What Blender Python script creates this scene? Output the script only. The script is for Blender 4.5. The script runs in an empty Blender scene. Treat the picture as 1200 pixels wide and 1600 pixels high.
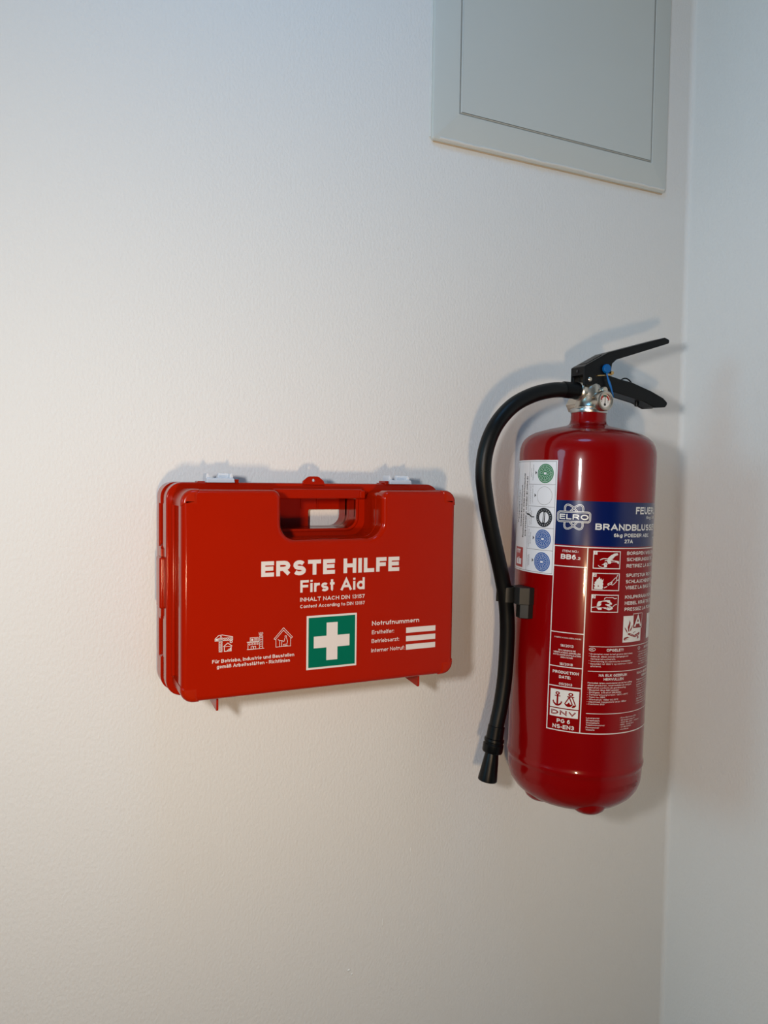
import bpy, bmesh, math, random
from mathutils import Vector, Matrix
from mathutils.geometry import tessellate_polygon

random.seed(7)
scene = bpy.context.scene
COL = scene.collection
PI = math.pi

# ------------------------------------------------------------------ camera
def camera_matrix(loc, yaw, pitch, roll):
    yaw, pitch, roll = (math.radians(a) for a in (yaw, pitch, roll))
    f = Vector((math.sin(yaw) * math.cos(pitch), math.cos(yaw) * math.cos(pitch), math.sin(pitch)))
    r = Vector((math.cos(yaw), -math.sin(yaw), 0))
    u = r.cross(f)
    c, s = math.cos(roll), math.sin(roll)
    r2 = c * r + s * u
    u2 = -s * r + c * u
    m = Matrix(((r2.x, u2.x, -f.x, loc[0]), (r2.y, u2.y, -f.y, loc[1]), (r2.z, u2.z, -f.z, loc[2]), (0, 0, 0, 1)))
    return m

cam_data = bpy.data.cameras.new('camera')
cam = bpy.data.objects.new('camera', cam_data)
COL.objects.link(cam)
cam.matrix_world = camera_matrix((-0.13222, -0.85650, 0.22750), 25.27417, -2.71422, 0.80191)
cam_data.sensor_fit = 'VERTICAL'
cam_data.sensor_height = 32.0
cam_data.lens = 32.0 * 1168.0 / 1600.0
cam_data.clip_start = 0.02
scene.camera = cam

# ------------------------------------------------------------------ world and lights
world = bpy.data.worlds.new('world')
scene.world = world
world.use_nodes = True
bg = world.node_tree.nodes['Background']
bg.inputs[0].default_value = (0.35, 0.6, 1.0, 1)
bg.inputs[1].default_value = 0.05

def area_light(name, loc, target, sx, sy, power, color):
    d = bpy.data.lights.new(name, 'AREA')
    d.shape = 'RECTANGLE' if sx != sy else 'DISK'
    d.size, d.size_y = sx, sy
    d.energy = power
    d.color = color
    o = bpy.data.objects.new(name, d)
    COL.objects.link(o)
    o.location = loc
    o.rotation_euler = (Vector(target) - Vector(loc)).to_track_quat('-Z', 'Y').to_euler()
    return o

# warm lamp below the camera, cool lamp at the camera's left, ceiling lamp, window far to the left
area_light('warm_lamp', (-0.08, -0.93, 0.012), (0.25, 0, 0.06), 0.035, 0.058, 2.9, (1.0, 0.70, 0.41))
area_light('cool_lamp', (-0.31, -0.80, 0.275), (0.25, 0, 0.12), 0.05, 0.06, 4.2, (1.0, 0.985, 0.965))
area_light('ceiling_lamp', (0.08, -0.52, 1.17), (0.08, -0.45, 0.0), 0.32, 0.32, 2.2, (0.12, 0.50, 1.0))
area_light('window_light', (-3.3, -0.60, 0.80), (0.7, -0.4, 0.3), 0.9, 0.9, 15.0, (0.30, 0.73, 1.0))

scene.view_settings.view_transform = 'Standard'
scene.view_settings.look = 'None'
scene.view_settings.gamma = 1.0
scene.view_settings.use_curve_mapping = False
scene.view_settings.exposure = 0.0

# ------------------------------------------------------------------ materials
def material(name, color, rough=0.5, metal=0.0, coat=0.0, coat_rough=0.05, spec=0.5,
             var=0.0, var_scale=30.0, bump=0.0, bump_scale=400.0, bump_dist=0.0005, stretch=(1, 1, 1), rough_var=0.0):
    m = bpy.data.materials.new(name)
    m.use_nodes = True
    nt = m.node_tree
    b = nt.nodes['Principled BSDF']
    b.inputs['Base Color'].default_value = (*color, 1)
    b.inputs['Roughness'].default_value = rough
    b.inputs['Metallic'].default_value = metal
    b.inputs['Coat Weight'].default_value = coat
    b.inputs['Coat Roughness'].default_value = coat_rough
    b.inputs['Specular IOR Level'].default_value = spec
    tc = nt.nodes.new('ShaderNodeTexCoord')
    mp = nt.nodes.new('ShaderNodeMapping')
    mp.inputs['Scale'].default_value = stretch
    nt.links.new(tc.outputs['Object'], mp.inputs['Vector'])
    if var > 0 or rough_var > 0:
        n = nt.nodes.new('ShaderNodeTexNoise')
        n.inputs['Scale'].default_value = var_scale
        n.inputs['Detail'].default_value = 4
        nt.links.new(mp.outputs['Vector'], n.inputs['Vector'])
        if var > 0:
            mix = nt.nodes.new('ShaderNodeMix')
            mix.data_type = 'RGBA'
            mix.inputs['A'].default_value = (*[c * (1 - var) for c in color], 1)
            mix.inputs['B'].default_value = (*[min(1, c * (1 + var)) for c in color], 1)
            nt.links.new(n.outputs['Fac'], mix.inputs['Factor'])
            nt.links.new(mix.outputs['Result'], b.inputs['Base Color'])
        if rough_var > 0:
            mr = nt.nodes.new('ShaderNodeMapRange')
            mr.inputs['To Min'].default_value = max(0.02, rough - rough_var)
            mr.inputs['To Max'].default_value = rough + rough_var
            nt.links.new(n.outputs['Fac'], mr.inputs['Value'])
            nt.links.new(mr.outputs['Result'], b.inputs['Roughness'])
    if bump > 0:
        n2 = nt.nodes.new('ShaderNodeTexNoise')
        n2.inputs['Scale'].default_value = bump_scale
        n2.inputs['Detail'].default_value = 3
        nt.links.new(mp.outputs['Vector'], n2.inputs['Vector'])
        bp = nt.nodes.new('ShaderNodeBump')
        bp.inputs['Strength'].default_value = bump
        bp.inputs['Distance'].default_value = bump_dist
        nt.links.new(n2.outputs['Fac'], bp.inputs['Height'])
        nt.links.new(bp.outputs['Normal'], b.inputs['Normal'])
    return m

M = {}
M['wall'] = material('wall_paint', (0.80, 0.79, 0.765), 0.62, var=0.015, var_scale=3, bump=0.62, bump_scale=330, bump_dist=0.0011, stretch=(1, 1, 0.6), spec=0.3)
M['ceiling'] = material('ceiling_paint', (0.8, 0.8, 0.78), 0.8)
M['floor'] = material('floor_wood', (0.30, 0.21, 0.13), 0.45, var=0.2, var_scale=6, stretch=(1, 8, 1))
M['panel'] = material('panel_paint', (0.60, 0.615, 0.575), 0.42, var=0.02, var_scale=9, bump=0.1, bump_scale=500, bump_dist=0.0003)
M['panel_dark'] = material('panel_gap', (0.10, 0.10, 0.09), 0.7)
M['caulk'] = material('caulk', (0.72, 0.71, 0.67), 0.55, var=0.06, var_scale=60)
M['grime'] = material('caulk_yellowed', (0.52, 0.40, 0.27), 0.7, var=0.2, var_scale=40)
M['orange'] = material('orange_plastic', (0.345, 0.0088, 0.0003), 0.12, rough_var=0.02, var=0.03, var_scale=25, spec=0.2)
M['orange_cap'] = material('orange_plastic_cap', (0.36, 0.012, 0.0004), 0.22, var=0.03, var_scale=25, spec=0.22)
M['white_plastic'] = material('white_plastic', (0.60, 0.625, 0.67), 0.3)
M['print_white'] = material('white_print', (0.68, 0.61, 0.57), 0.4, spec=0.3)
M['print_green'] = material('green_print', (0.0, 0.125, 0.072), 0.3, spec=0.15)
M['red'] = material('red_lacquer', (0.222, 0.0005, 0.0009), 0.24, coat=0.42, coat_rough=0.06, var=0.03, var_scale=12, spec=0.1)
M['red_print'] = material('red_print', (0.222, 0.0006, 0.001), 0.25, coat=0.3, spec=0.1)
M['label_white'] = material('label_white', (0.70, 0.69, 0.66), 0.3, coat=0.5)
M['label_blue'] = material('label_blue', (0.002, 0.009, 0.080), 0.25, coat=0.6, spec=0.2)
M['paper'] = material('sticker_paper', (0.78, 0.79, 0.83), 0.35, coat=0.25, var=0.015)
M['ink'] = material('black_ink', (0.015, 0.015, 0.018), 0.5)
M['ink_grey'] = material('grey_ink', (0.16, 0.15, 0.16), 0.5)
M['seal_green'] = material('seal_green', (0.012, 0.20, 0.065), 0.35)
M['seal_blue'] = material('seal_blue', (0.012, 0.10, 0.36), 0.35)
M['sticker_red'] = material('sticker_red', (0.42, 0.02, 0.02), 0.4)
M['rubber'] = material('black_rubber', (0.0025, 0.003, 0.0033), 0.40, spec=0.25, var=0.1, var_scale=60, rough_var=0.06)
M['black_plastic'] = material('black_plastic', (0.0022, 0.0025, 0.0028), 0.34, spec=0.22, bump=0.1, bump_scale=900, bump_dist=0.0002)
M['clip_plastic'] = material('clip_plastic', (0.011, 0.0105, 0.009), 0.45, spec=0.35, var=0.3, var_scale=90)
M['nickel'] = material('nickel', (0.60, 0.53, 0.44), 0.30, metal=1.0, rough_var=0.08, var_scale=90, bump=0.3, bump_scale=190, bump_dist=0.0006)
M['steel'] = material('steel', (0.52, 0.52, 0.50), 0.28, metal=1.0)
M['brass'] = material('brass', (0.62, 0.40, 0.16), 0.3, metal=1.0)
M['seal_strap'] = material('blue_plastic', (0.0005, 0.115, 0.37), 0.45, spec=0.3)
M['dial'] = material('gauge_dial', (0.78, 0.76, 0.72), 0.4)
M['dial_green'] = material('gauge_green', (0.03, 0.10, 0.06), 0.4)
M['dial_red'] = material('gauge_red', (0.42, 0.02, 0.02), 0.4)
M['glass'] = bpy.data.materials.new('gauge_glass')
M['glass'].use_nodes = True
_b = M['glass'].node_tree.nodes['Principled BSDF']
_b.inputs['Base Color'].default_value = (1, 1, 1, 1)
_b.inputs['Roughness'].default_value = 0.03
_b.inputs['Transmission Weight'].default_value = 1.0
_b.inputs['IOR'].default_value = 1.2

# ------------------------------------------------------------------ object helpers
def finish(me, angle=35.0):
    me.validate()
    me.polygons.foreach_set('use_smooth', [True] * len(me.polygons))
    me.set_sharp_from_angle(angle=math.radians(angle))
    me.update()

def add(name, me, mat, parent=None, label=None, cat=None, kind=None, world=False, group=None):
    """link a mesh; world=True: the mesh is in world space, bring it into its top-level parent's space"""
    o = bpy.data.objects.new(name, me)
    COL.objects.link(o)
    if mat is not None:
        me.materials.clear()
        me.materials.append(M[mat])
    if parent is not None:
        o.parent = parent
        if world:
            root = parent
            while root.parent:
                root = root.parent
            me.transform(Matrix(root['_m']).inverted())
    if me.get('flat'):
        wn = o.modifiers.new('weighted_normal', 'WEIGHTED_NORMAL')
        wn.weight = 100
        wn.keep_sharp = True
    if label: o['label'] = label
    if cat: o['category'] = cat
    if kind: o['kind'] = kind
    if group: o['group'] = group
    return o

ROOTS = []
def thing(name, loc, label, cat, rot=(0, 0, 0), group=None):
    o = bpy.data.objects.new(name, None)
    o.empty_display_size = 0.05
    COL.objects.link(o)
    o.location = loc
    o.rotation_euler = rot
    o['label'] = label
    o['category'] = cat
    if group: o['group'] = group
    m = Matrix.Translation(loc) @ __import__('mathutils').Euler(rot).to_matrix().to_4x4()
    o['_m'] = [list(r) for r in m]
    ROOTS.append(o)
    return o

def mesh_from(verts, faces, scale=0.001, angle=35.0, merge=False):
    me = bpy.data.meshes.new('m')
    me.from_pydata([(v[0] * scale, v[1] * scale, v[2] * scale) for v in verts], [], faces)
    if merge:
        bm = bmesh.new(); bm.from_mesh(me)
        bmesh.ops.remove_doubles(bm, verts=bm.verts, dist=1e-6)
        bmesh.ops.recalc_face_normals(bm, faces=bm.faces)
        bm.to_mesh(me); bm.free()
    finish(me, angle)
    return me

def join_meshes(meshes):
    flat = all(me.get('flat') for me in meshes)
    bm = bmesh.new()
    for me in meshes:
        bm.from_mesh(me)
        bpy.data.meshes.remove(me)
    me = bpy.data.meshes.new('m')
    bm.to_mesh(me); bm.free()
    finish(me)
    if flat: me['flat'] = 1
    return me

def roundpoly(pts, seg=6):
    """pts: (x, z, radius) -> polygon with filleted corners"""
    out = []
    n = len(pts)
    for i in range(n):
        p0, p1, p2 = Vector(pts[i - 1][:2]), Vector(pts[i][:2]), Vector(pts[(i + 1) % n][:2])
        r = pts[i][2]
        if r <= 0:
            out.append((p1.x, p1.y)); continue
        a = (p0 - p1).normalized(); b = (p2 - p1).normalized()
        ang = a.angle(b)
        t = min(r / math.tan(ang / 2), 0.49 * (p0 - p1).length if pts[i - 1][2] > 0 else 0.95 * (p0 - p1).length,
                0.49 * (p2 - p1).length if pts[(i + 1) % n][2] > 0 else 0.95 * (p2 - p1).length)
        rr = t * math.tan(ang / 2)
        c = p1 + (a + b).normalized() * (rr / math.sin(ang / 2))
        s0 = p1 + a * t - c; s1 = p1 + b * t - c
        a0 = math.atan2(s0.y, s0.x); a1 = math.atan2(s1.y, s1.x)
        d = (a1 - a0 + PI) % (2 * PI) - PI
        for k in range(seg + 1):
            th = a0 + d * k / seg
            out.append((c.x + rr * math.cos(th), c.y + rr * math.sin(th)))
    return out

def plate(outline, y0, y1, bevel=0.0, holes=(), axis='y', res=3, angle=35.0):
    """filled outline (mm, in x/z) extruded from depth y0 to y1 (mm) with rounded rims; axis 'x': outline in y/z extruded along x"""
    cu = bpy.data.curves.new('c', 'CURVE')
    cu.dimensions = '2D'
    cu.fill_mode = 'BOTH'
    lo, hi = min(y0, y1), max(y0, y1)
    half = (hi - lo) / 2
    bevel = min(bevel, half * 0.999)
    cu.extrude = half - bevel
    cu.bevel_depth = bevel
    cu.bevel_resolution = res
    cu.offset = -bevel
    for loop in [outline, *holes]:
        sp = cu.splines.new('POLY')
        sp.points.add(len(loop) - 1)
        for p, q in zip(sp.points, loop):
            p.co = (q[0], q[1], 0, 1)
        sp.use_cyclic_u = True
    ob = bpy.data.objects.new('tmp', cu)
    COL.objects.link(ob)
    dg = bpy.context.evaluated_depsgraph_get()
    me = bpy.data.meshes.new_from_object(ob.evaluated_get(dg))
    bpy.data.objects.remove(ob); bpy.data.curves.remove(cu)
    bm = bmesh.new(); bm.from_mesh(me)
    bmesh.ops.remove_doubles(bm, verts=bm.verts, dist=1e-4)
    bmesh.ops.dissolve_degenerate(bm, edges=bm.edges, dist=1e-5)
    for v in bm.verts:
        x, y, z = v.co
        if axis == 'y':
            v.co = (x * 0.001, ((lo + hi) / 2 - z) * 0.001, y * 0.001)
        elif axis == 'x':
            v.co = (((lo + hi) / 2 + z) * 0.001, x * 0.001, y * 0.001)
        else:
            v.co = (x * 0.001, y * 0.001, ((lo + hi) / 2 + z) * 0.001)
    bmesh.ops.recalc_face_normals(bm, faces=bm.faces)
    bm.to_mesh(me); bm.free()
    finish(me, angle)
    me['flat'] = 1
    return me

def box(x0, x1, y0, y1, z0, z1, bevel=0.0, taper=0.0):
    bm = bmesh.new()
    vs = []
    for z in (z0, z1):
        t = taper if z == z1 else 0
        for x, y in ((x0 + t, y0 + t), (x1 - t, y0 + t), (x1 - t, y1 - t), (x0 + t, y1 - t)):
            vs.append(bm.verts.new((x * 0.001, y * 0.001, z * 0.001)))
    for f in ((3, 2, 1, 0), (4, 5, 6, 7), (0, 1, 5, 4), (1, 2, 6, 5), (2, 3, 7, 6), (3, 0, 4, 7)):
        bm.faces.new([vs[i] for i in f])
    if bevel > 0:
        bmesh.ops.bevel(bm, geom=bm.edges[:], offset=bevel * 0.001, segments=3, affect='EDGES', profile=0.5)
    me = bpy.data.meshes.new('m')
    bm.to_mesh(me); bm.free()
    finish(me)
    me['flat'] = 1
    return me

def lathe(prof, seg=48, center=(0, 0, 0), axis='z', angle=30.0):
    """revolve (radius, height) pairs; mm"""
    verts, faces = [], []
    rings = []
    for r, h in prof:
        if r <= 1e-6:
            rings.append([len(verts)]); verts.append((0, 0, h))
        else:
            rings.append(list(range(len(verts), len(verts) + seg)))
            for k in range(seg):
                a = 2 * PI * k / seg
                verts.append((r * math.cos(a), r * math.sin(a), h))
    for a, b in zip(rings, rings[1:]):
        for k in range(seg):
            k2 = (k + 1) % seg
            if len(a) == 1 and len(b) == 1: continue
            if len(a) == 1: faces.append((a[0], b[k2], b[k]))
            elif len(b) == 1: faces.append((a[k], a[k2], b[0]))
            else: faces.append((a[k], a[k2], b[k2], b[k]))
    if axis == 'y':      # height runs towards the viewer (-y)
        verts = [(x, -z, y) for x, y, z in verts]
    elif axis == 'x':    # height runs towards -x
        verts = [(-z, y, x) for x, y, z in verts]
    elif isinstance(axis, tuple):
        q = Vector(axis).to_track_quat('Z', 'Y')
        verts = [tuple(q @ Vector(v)) for v in verts]
    verts = [(x + center[0], y + center[1], z + center[2]) for x, y, z in verts]
    return mesh_from(verts, faces, angle=angle, merge=True)

def catmull(pts, n=8):
    P = [Vector(p) for p in pts]
    P = [P[0] * 2 - P[1]] + P + [P[-1] * 2 - P[-2]]
    out = []
    for i in range(1, len(P) - 2):
        for k in range(n):
            t = k / n
            a, b, c, d = P[i - 1], P[i], P[i + 1], P[i + 2]
            out.append(0.5 * ((2 * b) + (-a + c) * t + (2 * a - 5 * b + 4 * c - d) * t * t + (-a + 3 * b - 3 * c + d) * t ** 3))
    out.append(P[-2])
    return out

def tube(path, radius, seg=20, caps=True, angle=50.0):
    path = [Vector(p) for p in path]
    n = len(path)
    rad = radius if callable(radius) else (lambda t: radius)
    verts, faces = [], []
    t0 = (path[1] - path[0]).normalized()
    nrm = t0.orthogonal().normalized()
    for i, p in enumerate(path):
        t = (path[min(i + 1, n - 1)] - path[max(i - 1, 0)]).normalized()
        nrm = (nrm - t * nrm.dot(t)).normalized()
        bn = t.cross(nrm)
        r = rad(i / (n - 1))
        for k in range(seg):
            a = 2 * PI * k / seg
            verts.append(tuple(p + (nrm * math.cos(a) + bn * math.sin(a)) * r))
    for i in range(n - 1):
        for k in range(seg):
            k2 = (k + 1) % seg
            faces.append((i * seg + k, i * seg + k2, (i + 1) * seg + k2, (i + 1) * seg + k))
    if caps:
        faces.append(tuple(range(seg))[::-1])
        faces.append(tuple(range((n - 1) * seg, n * seg)))
    return mesh_from(verts, faces, angle=angle)

# ------------------------------------------------------------------ flat print helpers
# ------------------------------------------------------------------ a plain sans-serif stroke alphabet (cap height 1)
def _arc(cx, cy, rx, ry, a0, a1, n=None):
    n = n or max(3, int(abs(a1 - a0) / 26))
    return [(cx + rx * math.cos(math.radians(a0 + (a1 - a0) * k / n)), cy + ry * math.sin(math.radians(a0 + (a1 - a0) * k / n))) for k in range(n + 1)]
XH = 0.73
_bowl = lambda x0, y0, y1: [(0, y1), (x0, y1)] + _arc(x0, (y0 + y1) / 2, 1 - x0, (y1 - y0) / 2, 90, -90) + [(0, y0)]
def _low_o(x0=0.0, x1=1.0): return _arc((x0 + x1) / 2, XH / 2, (x1 - x0) / 2, XH / 2, 90, 450)
GLYPH = {
 'A': (1.0, [[(0, 0), (.5, 1), (1, 0)], [(.2, .3), (.8, .3)]]),
 'B': (.88, [[(0, 0), (0, 1)], [(0, 1), (.6, 1)] + _arc(.6, .765, .36, .235, 90, -90) + [(0, .53)], [(.6, .53)] + _arc(.62, .265, .38, .265, 90, -90) + [(0, 0)]]),
 'C': (.94, [_arc(.5, .5, .5, .5, 42, 318)]),
 'D': (.92, [[(0, 0), (0, 1)], [(0, 1), (.42, 1)] + _arc(.42, .5, .58, .5, 90, -90) + [(0, 0)]]),
 'E': (.80, [[(1, 1), (0, 1), (0, 0), (1, 0)], [(0, .53), (.93, .53)]]),
 'F': (.74, [[(1, 1), (0, 1), (0, 0)], [(0, .51), (.9, .51)]]),
 'G': (.98, [_arc(.5, .5, .5, .5, 45, 335) + [(.98, .47), (.55, .47)]]),
 'H': (.88, [[(0, 0), (0, 1)], [(1, 0), (1, 1)], [(0, .53), (1, .53)]]),
 'I': (.0, [[(.5, 0), (.5, 1)]]),
 'J': (.68, [[(1, 1), (1, .32)] + _arc(.5, .32, .5, .32, 0, -180)]),
 'K': (.92, [[(0, 0), (0, 1)], [(1, 1.02), (.02, .36)], [(.36, .6), (1, -.02)]]),
 'L': (.74, [[(0, 1), (0, 0), (1, 0)]]),
 'M': (1.06, [[(0, 0), (0, 1), (.5, .06), (1, 1), (1, 0)]]),
 'N': (.88, [[(0, 0), (0, 1), (1, 0), (1, 1)]]),
 'O': (1.02, [_arc(.5, .5, .5, .5, 90, 450, 20)]),
 'P': (.84, [[(0, 0), (0, 1)], [(0, 1), (.58, 1)] + _arc(.58, .72, .42, .28, 90, -90) + [(0, .44)]]),
 'Q': (1.02, [_arc(.5, .5, .5, .5, 90, 450, 20), [(.55, .28), (1.0, -.05)]]),
 'R': (.93, [[(0, 0), (0, 1)], [(0, 1), (.56, 1)] + _arc(.56, .735, .38, .265, 90, -90) + [(0, .47)], [(.5, .47), (1, -.02)]]),
 'S': (.84, [_arc(.5, .745, .46, .255, 25, 270) + _arc(.5, .25, .5, .25, 90, -155)[1:]]),
 'T': (.86, [[(0, 1), (1, 1)], [(.5, 1), (.5, 0)]]),
 'U': (.88, [[(0, 1), (0, .38)] + _arc(.5, .38, .5, .38, 180, 360) + [(1, 1)]]),
 'V': (.96, [[(0, 1.02), (.5, 0), (1, 1.02)]]),
 'W': (1.4, [[(0, 1.02), (.26, 0), (.5, .98), (.74, 0), (1, 1.02)]]),
 'X': (.92, [[(0, 1.02), (1, -.02)], [(0, -.02), (1, 1.02)]]),
 'Y': (.94, [[(0, 1.02), (.5, .45), (1, 1.02)], [(.5, .45), (.5, 0)]]),
 'Z': (.82, [[(0, 1), (1, 1), (0, 0), (1, 0)]]),
 'a': (.70, [_arc(.46, XH - .22, .44, .22, 160, 0) + [(.9, .12), (.98, 0)], [(.9, .43), (.4, .39)] + _arc(.4, .2, .4, .2, 90, 270) + [(.62, .02), (.9, .2)]]),
 'b': (.74, [[(0, 0), (0, 1)], _arc(.5, XH / 2, .5, XH / 2, 180, 540)]),
 'c': (.68, [_arc(.5, XH / 2, .5, XH / 2, 45, 315)]),
 'd': (.74, [[(1, 0), (1, 1)], _low_o()]),
 'e': (.72, [[(.02, .36), (.98, .36)] + _arc(.5, XH / 2, .5, XH / 2, 5, 318)]),
 'f': (.42, [[(.95, 1), (.75, 1)] + _arc(.75, .84, .4, .16, 90, 180) + [(.35, 0)], [(0, XH), (.9, XH)]]),
 'g': (.74, [_low_o(), [(1, XH), (1, -.06)] + _arc(.5, -.06, .5, .22, 0, -160)]),
 'h': (.70, [[(0, 0), (0, 1)], [(0, .45)] + _arc(.5, .45, .5, XH - .45, 180, 0) + [(1, 0)]]),
 'i': (.0, [[(.5, 0), (.5, XH)], [(.5, .84), (.5, 1.0)]]),
 'j': (.16, [[(1, XH), (1, -.1)] + _arc(.1, -.1, .9, .17, 0, -90), [(1, .84), (1, 1.0)]]),
 'k': (.70, [[(0, 0), (0, 1)], [(.95, XH), (.02, .26)], [(.36, .44), (1, 0)]]),
 'l': (.0, [[(.5, 0), (.5, 1)]]),
 'm': (1.10, [[(0, 0), (0, XH)], [(0, .47)] + _arc(.25, .47, .25, XH - .47, 180, 0) + [(.5, 0)], [(.5, .47)] + _arc(.75, .47, .25, XH - .47, 180, 0) + [(1, 0)]]),
 'n': (.70, [[(0, 0), (0, XH)], [(0, .45)] + _arc(.5, .45, .5, XH - .45, 180, 0) + [(1, 0)]]),
 'o': (.76, [_low_o()]),
 'p': (.74, [[(0, -.28), (0, XH)], _arc(.5, XH / 2, .5, XH / 2, 180, 540)]),
 'q': (.74, [[(1, -.28), (1, XH)], _low_o()]),
 'r': (.48, [[(0, 0), (0, XH)], [(0, .4)] + _arc(.9, .4, .9, XH - .4, 180, 78)]),
 's': (.66, [_arc(.5, .545, .45, .185, 30, 270) + _arc(.5, .18, .5, .18, 90, -150)[1:]]),
 't': (.42, [[(.38, .96), (.38, .16)] + _arc(.74, .16, .36, .16, 180, 275), [(0, XH), (.95, XH)]]),
 'u': (.70, [[(0, XH), (0, .28)] + _arc(.5, .28, .5, .28, 180, 360) + [(1, .28)], [(1, XH), (1, 0)]]),
 'v': (.74, [[(0, XH), (.5, 0), (1, XH)]]),
 'w': (1.08, [[(0, XH), (.26, 0), (.5, XH), (.74, 0), (1, XH)]]),
 'x': (.72, [[(0, XH), (1, 0)], [(0, 0), (1, XH)]]),
 'y': (.74, [[(0, XH), (.52, .02)], [(1, XH), (.42, -.2), (.2, -.27), (.02, -.26)]]),
 'z': (.64, [[(0, XH), (1, XH), (0, 0), (1, 0)]]),
 '0': (.70, [_arc(.5, .5, .5, .5, 90, 450, 18)]),
 '1': (.36, [[(0, .72), (.62, .86), (1, 1), (1, 0)]]),
 '2': (.70, [_arc(.5, .7, .5, .3, 165, -20) + [(.0, 0), (1, 0)]]),
 '3': (.70, [_arc(.48, .755, .46, .245, 160, -90) + _arc(.48, .255, .52, .255, 90, -165)[1:]]),
 '4': (.74, [[(.76, 0), (.76, 1), (0, .26), (1, .26)]]),
 '5': (.70, [[(.9, 1), (.2, 1), (.06, .48)] + _arc(.48, .33, .52, .33, 130, -160)]),
 '6': (.70, [_arc(.5, .32, .5, .32, 0, 360), _arc(.62, .45, .62, .55, 60, 190)]),
 '7': (.70, [[(0, 1), (1, 1), (.35, 0)]]),
 '8': (.70, [_arc(.5, .755, .44, .245, 90, 450), _arc(.5, .26, .5, .26, 90, 450)]),
 '9': (.70, [_arc(.5, .68, .5, .32, 0, 360), _arc(.38, .55, .62, .55, -120, 10)]),
 ':': (.0, [[(.5, 0), (.5, .17)], [(.5, .52), (.5, .69)]]),
 '.': (.0, [[(.5, 0), (.5, .17)]]),
 ',': (.06, [[(.8, .16), (.2, -.16)]]),
 '-': (.36, [[(0, .38), (1, .38)]]),
 '~': (.50, [[(0, .34), (.3, .48), (.7, .34), (1, .48)]]),
 '+': (.56, [[(0, .4), (1, .4)], [(.5, .14), (.5, .66)]]),
 '/': (.40, [[(0, -.06), (1, 1.05)]]),
 '(': (.22, [_arc(1.3, .4, 1.3, .68, 125, 235)]),
 ')': (.22, [_arc(-.3, .4, 1.3, .68, 55, -55)]),
 '*': (.34, [[(.5, .62), (.5, 1)], [(0, .72), (1, .92)], [(0, .92), (1, .72)]]),
 '!': (.0, [[(.5, 0), (.5, .15)], [(.5, .3), (.5, 1)]]),
 "'": (.0, [[(.5, .7), (.5, 1)]]),
 '@': (.95, [_arc(.5, .4, .5, .5, -50, 270), _arc(.5, .4, .22, .22, 0, 360)]),
 '%': (1.0, [[(.15, 0), (.85, 1)], _arc(.2, .78, .2, .2, 0, 360), _arc(.8, .22, .2, .2, 0, 360)]),
 '°': (.30, [_arc(.5, .85, .5, .14, 0, 360)]),
 'ß': (.74, [[(0, 0), (0, .78)] + _arc(.42, .78, .42, .22, 180, 0) + [(.84, .7), (.5, .54), (.98, .32)] + _arc(.55, .22, .45, .22, 20, -110)]),
}
for _b, _t in (('ä', 'a'), ('ö', 'o'), ('ü', 'u')):
    _w, _s = GLYPH[_t]
    GLYPH[_b] = (_w, _s + [[(.25, .86), (.25, 1.0)], [(.75, .86), (.75, 1.0)]])
for _b, _t in (('Ä', 'A'), ('Ö', 'O'), ('Ü', 'U')):
    _w, _s = GLYPH[_t]
    GLYPH[_b] = (_w, _s + [[(.25, 1.12), (.25, 1.28)], [(.75, 1.12), (.75, 1.28)]])
GLYPH['É'] = (GLYPH['E'][0], GLYPH['E'][1] + [[(.35, 1.12), (.65, 1.3)]])
GLYPH['é'] = (GLYPH['e'][0], GLYPH['e'][1] + [[(.35, .86), (.65, 1.04)]])

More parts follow.
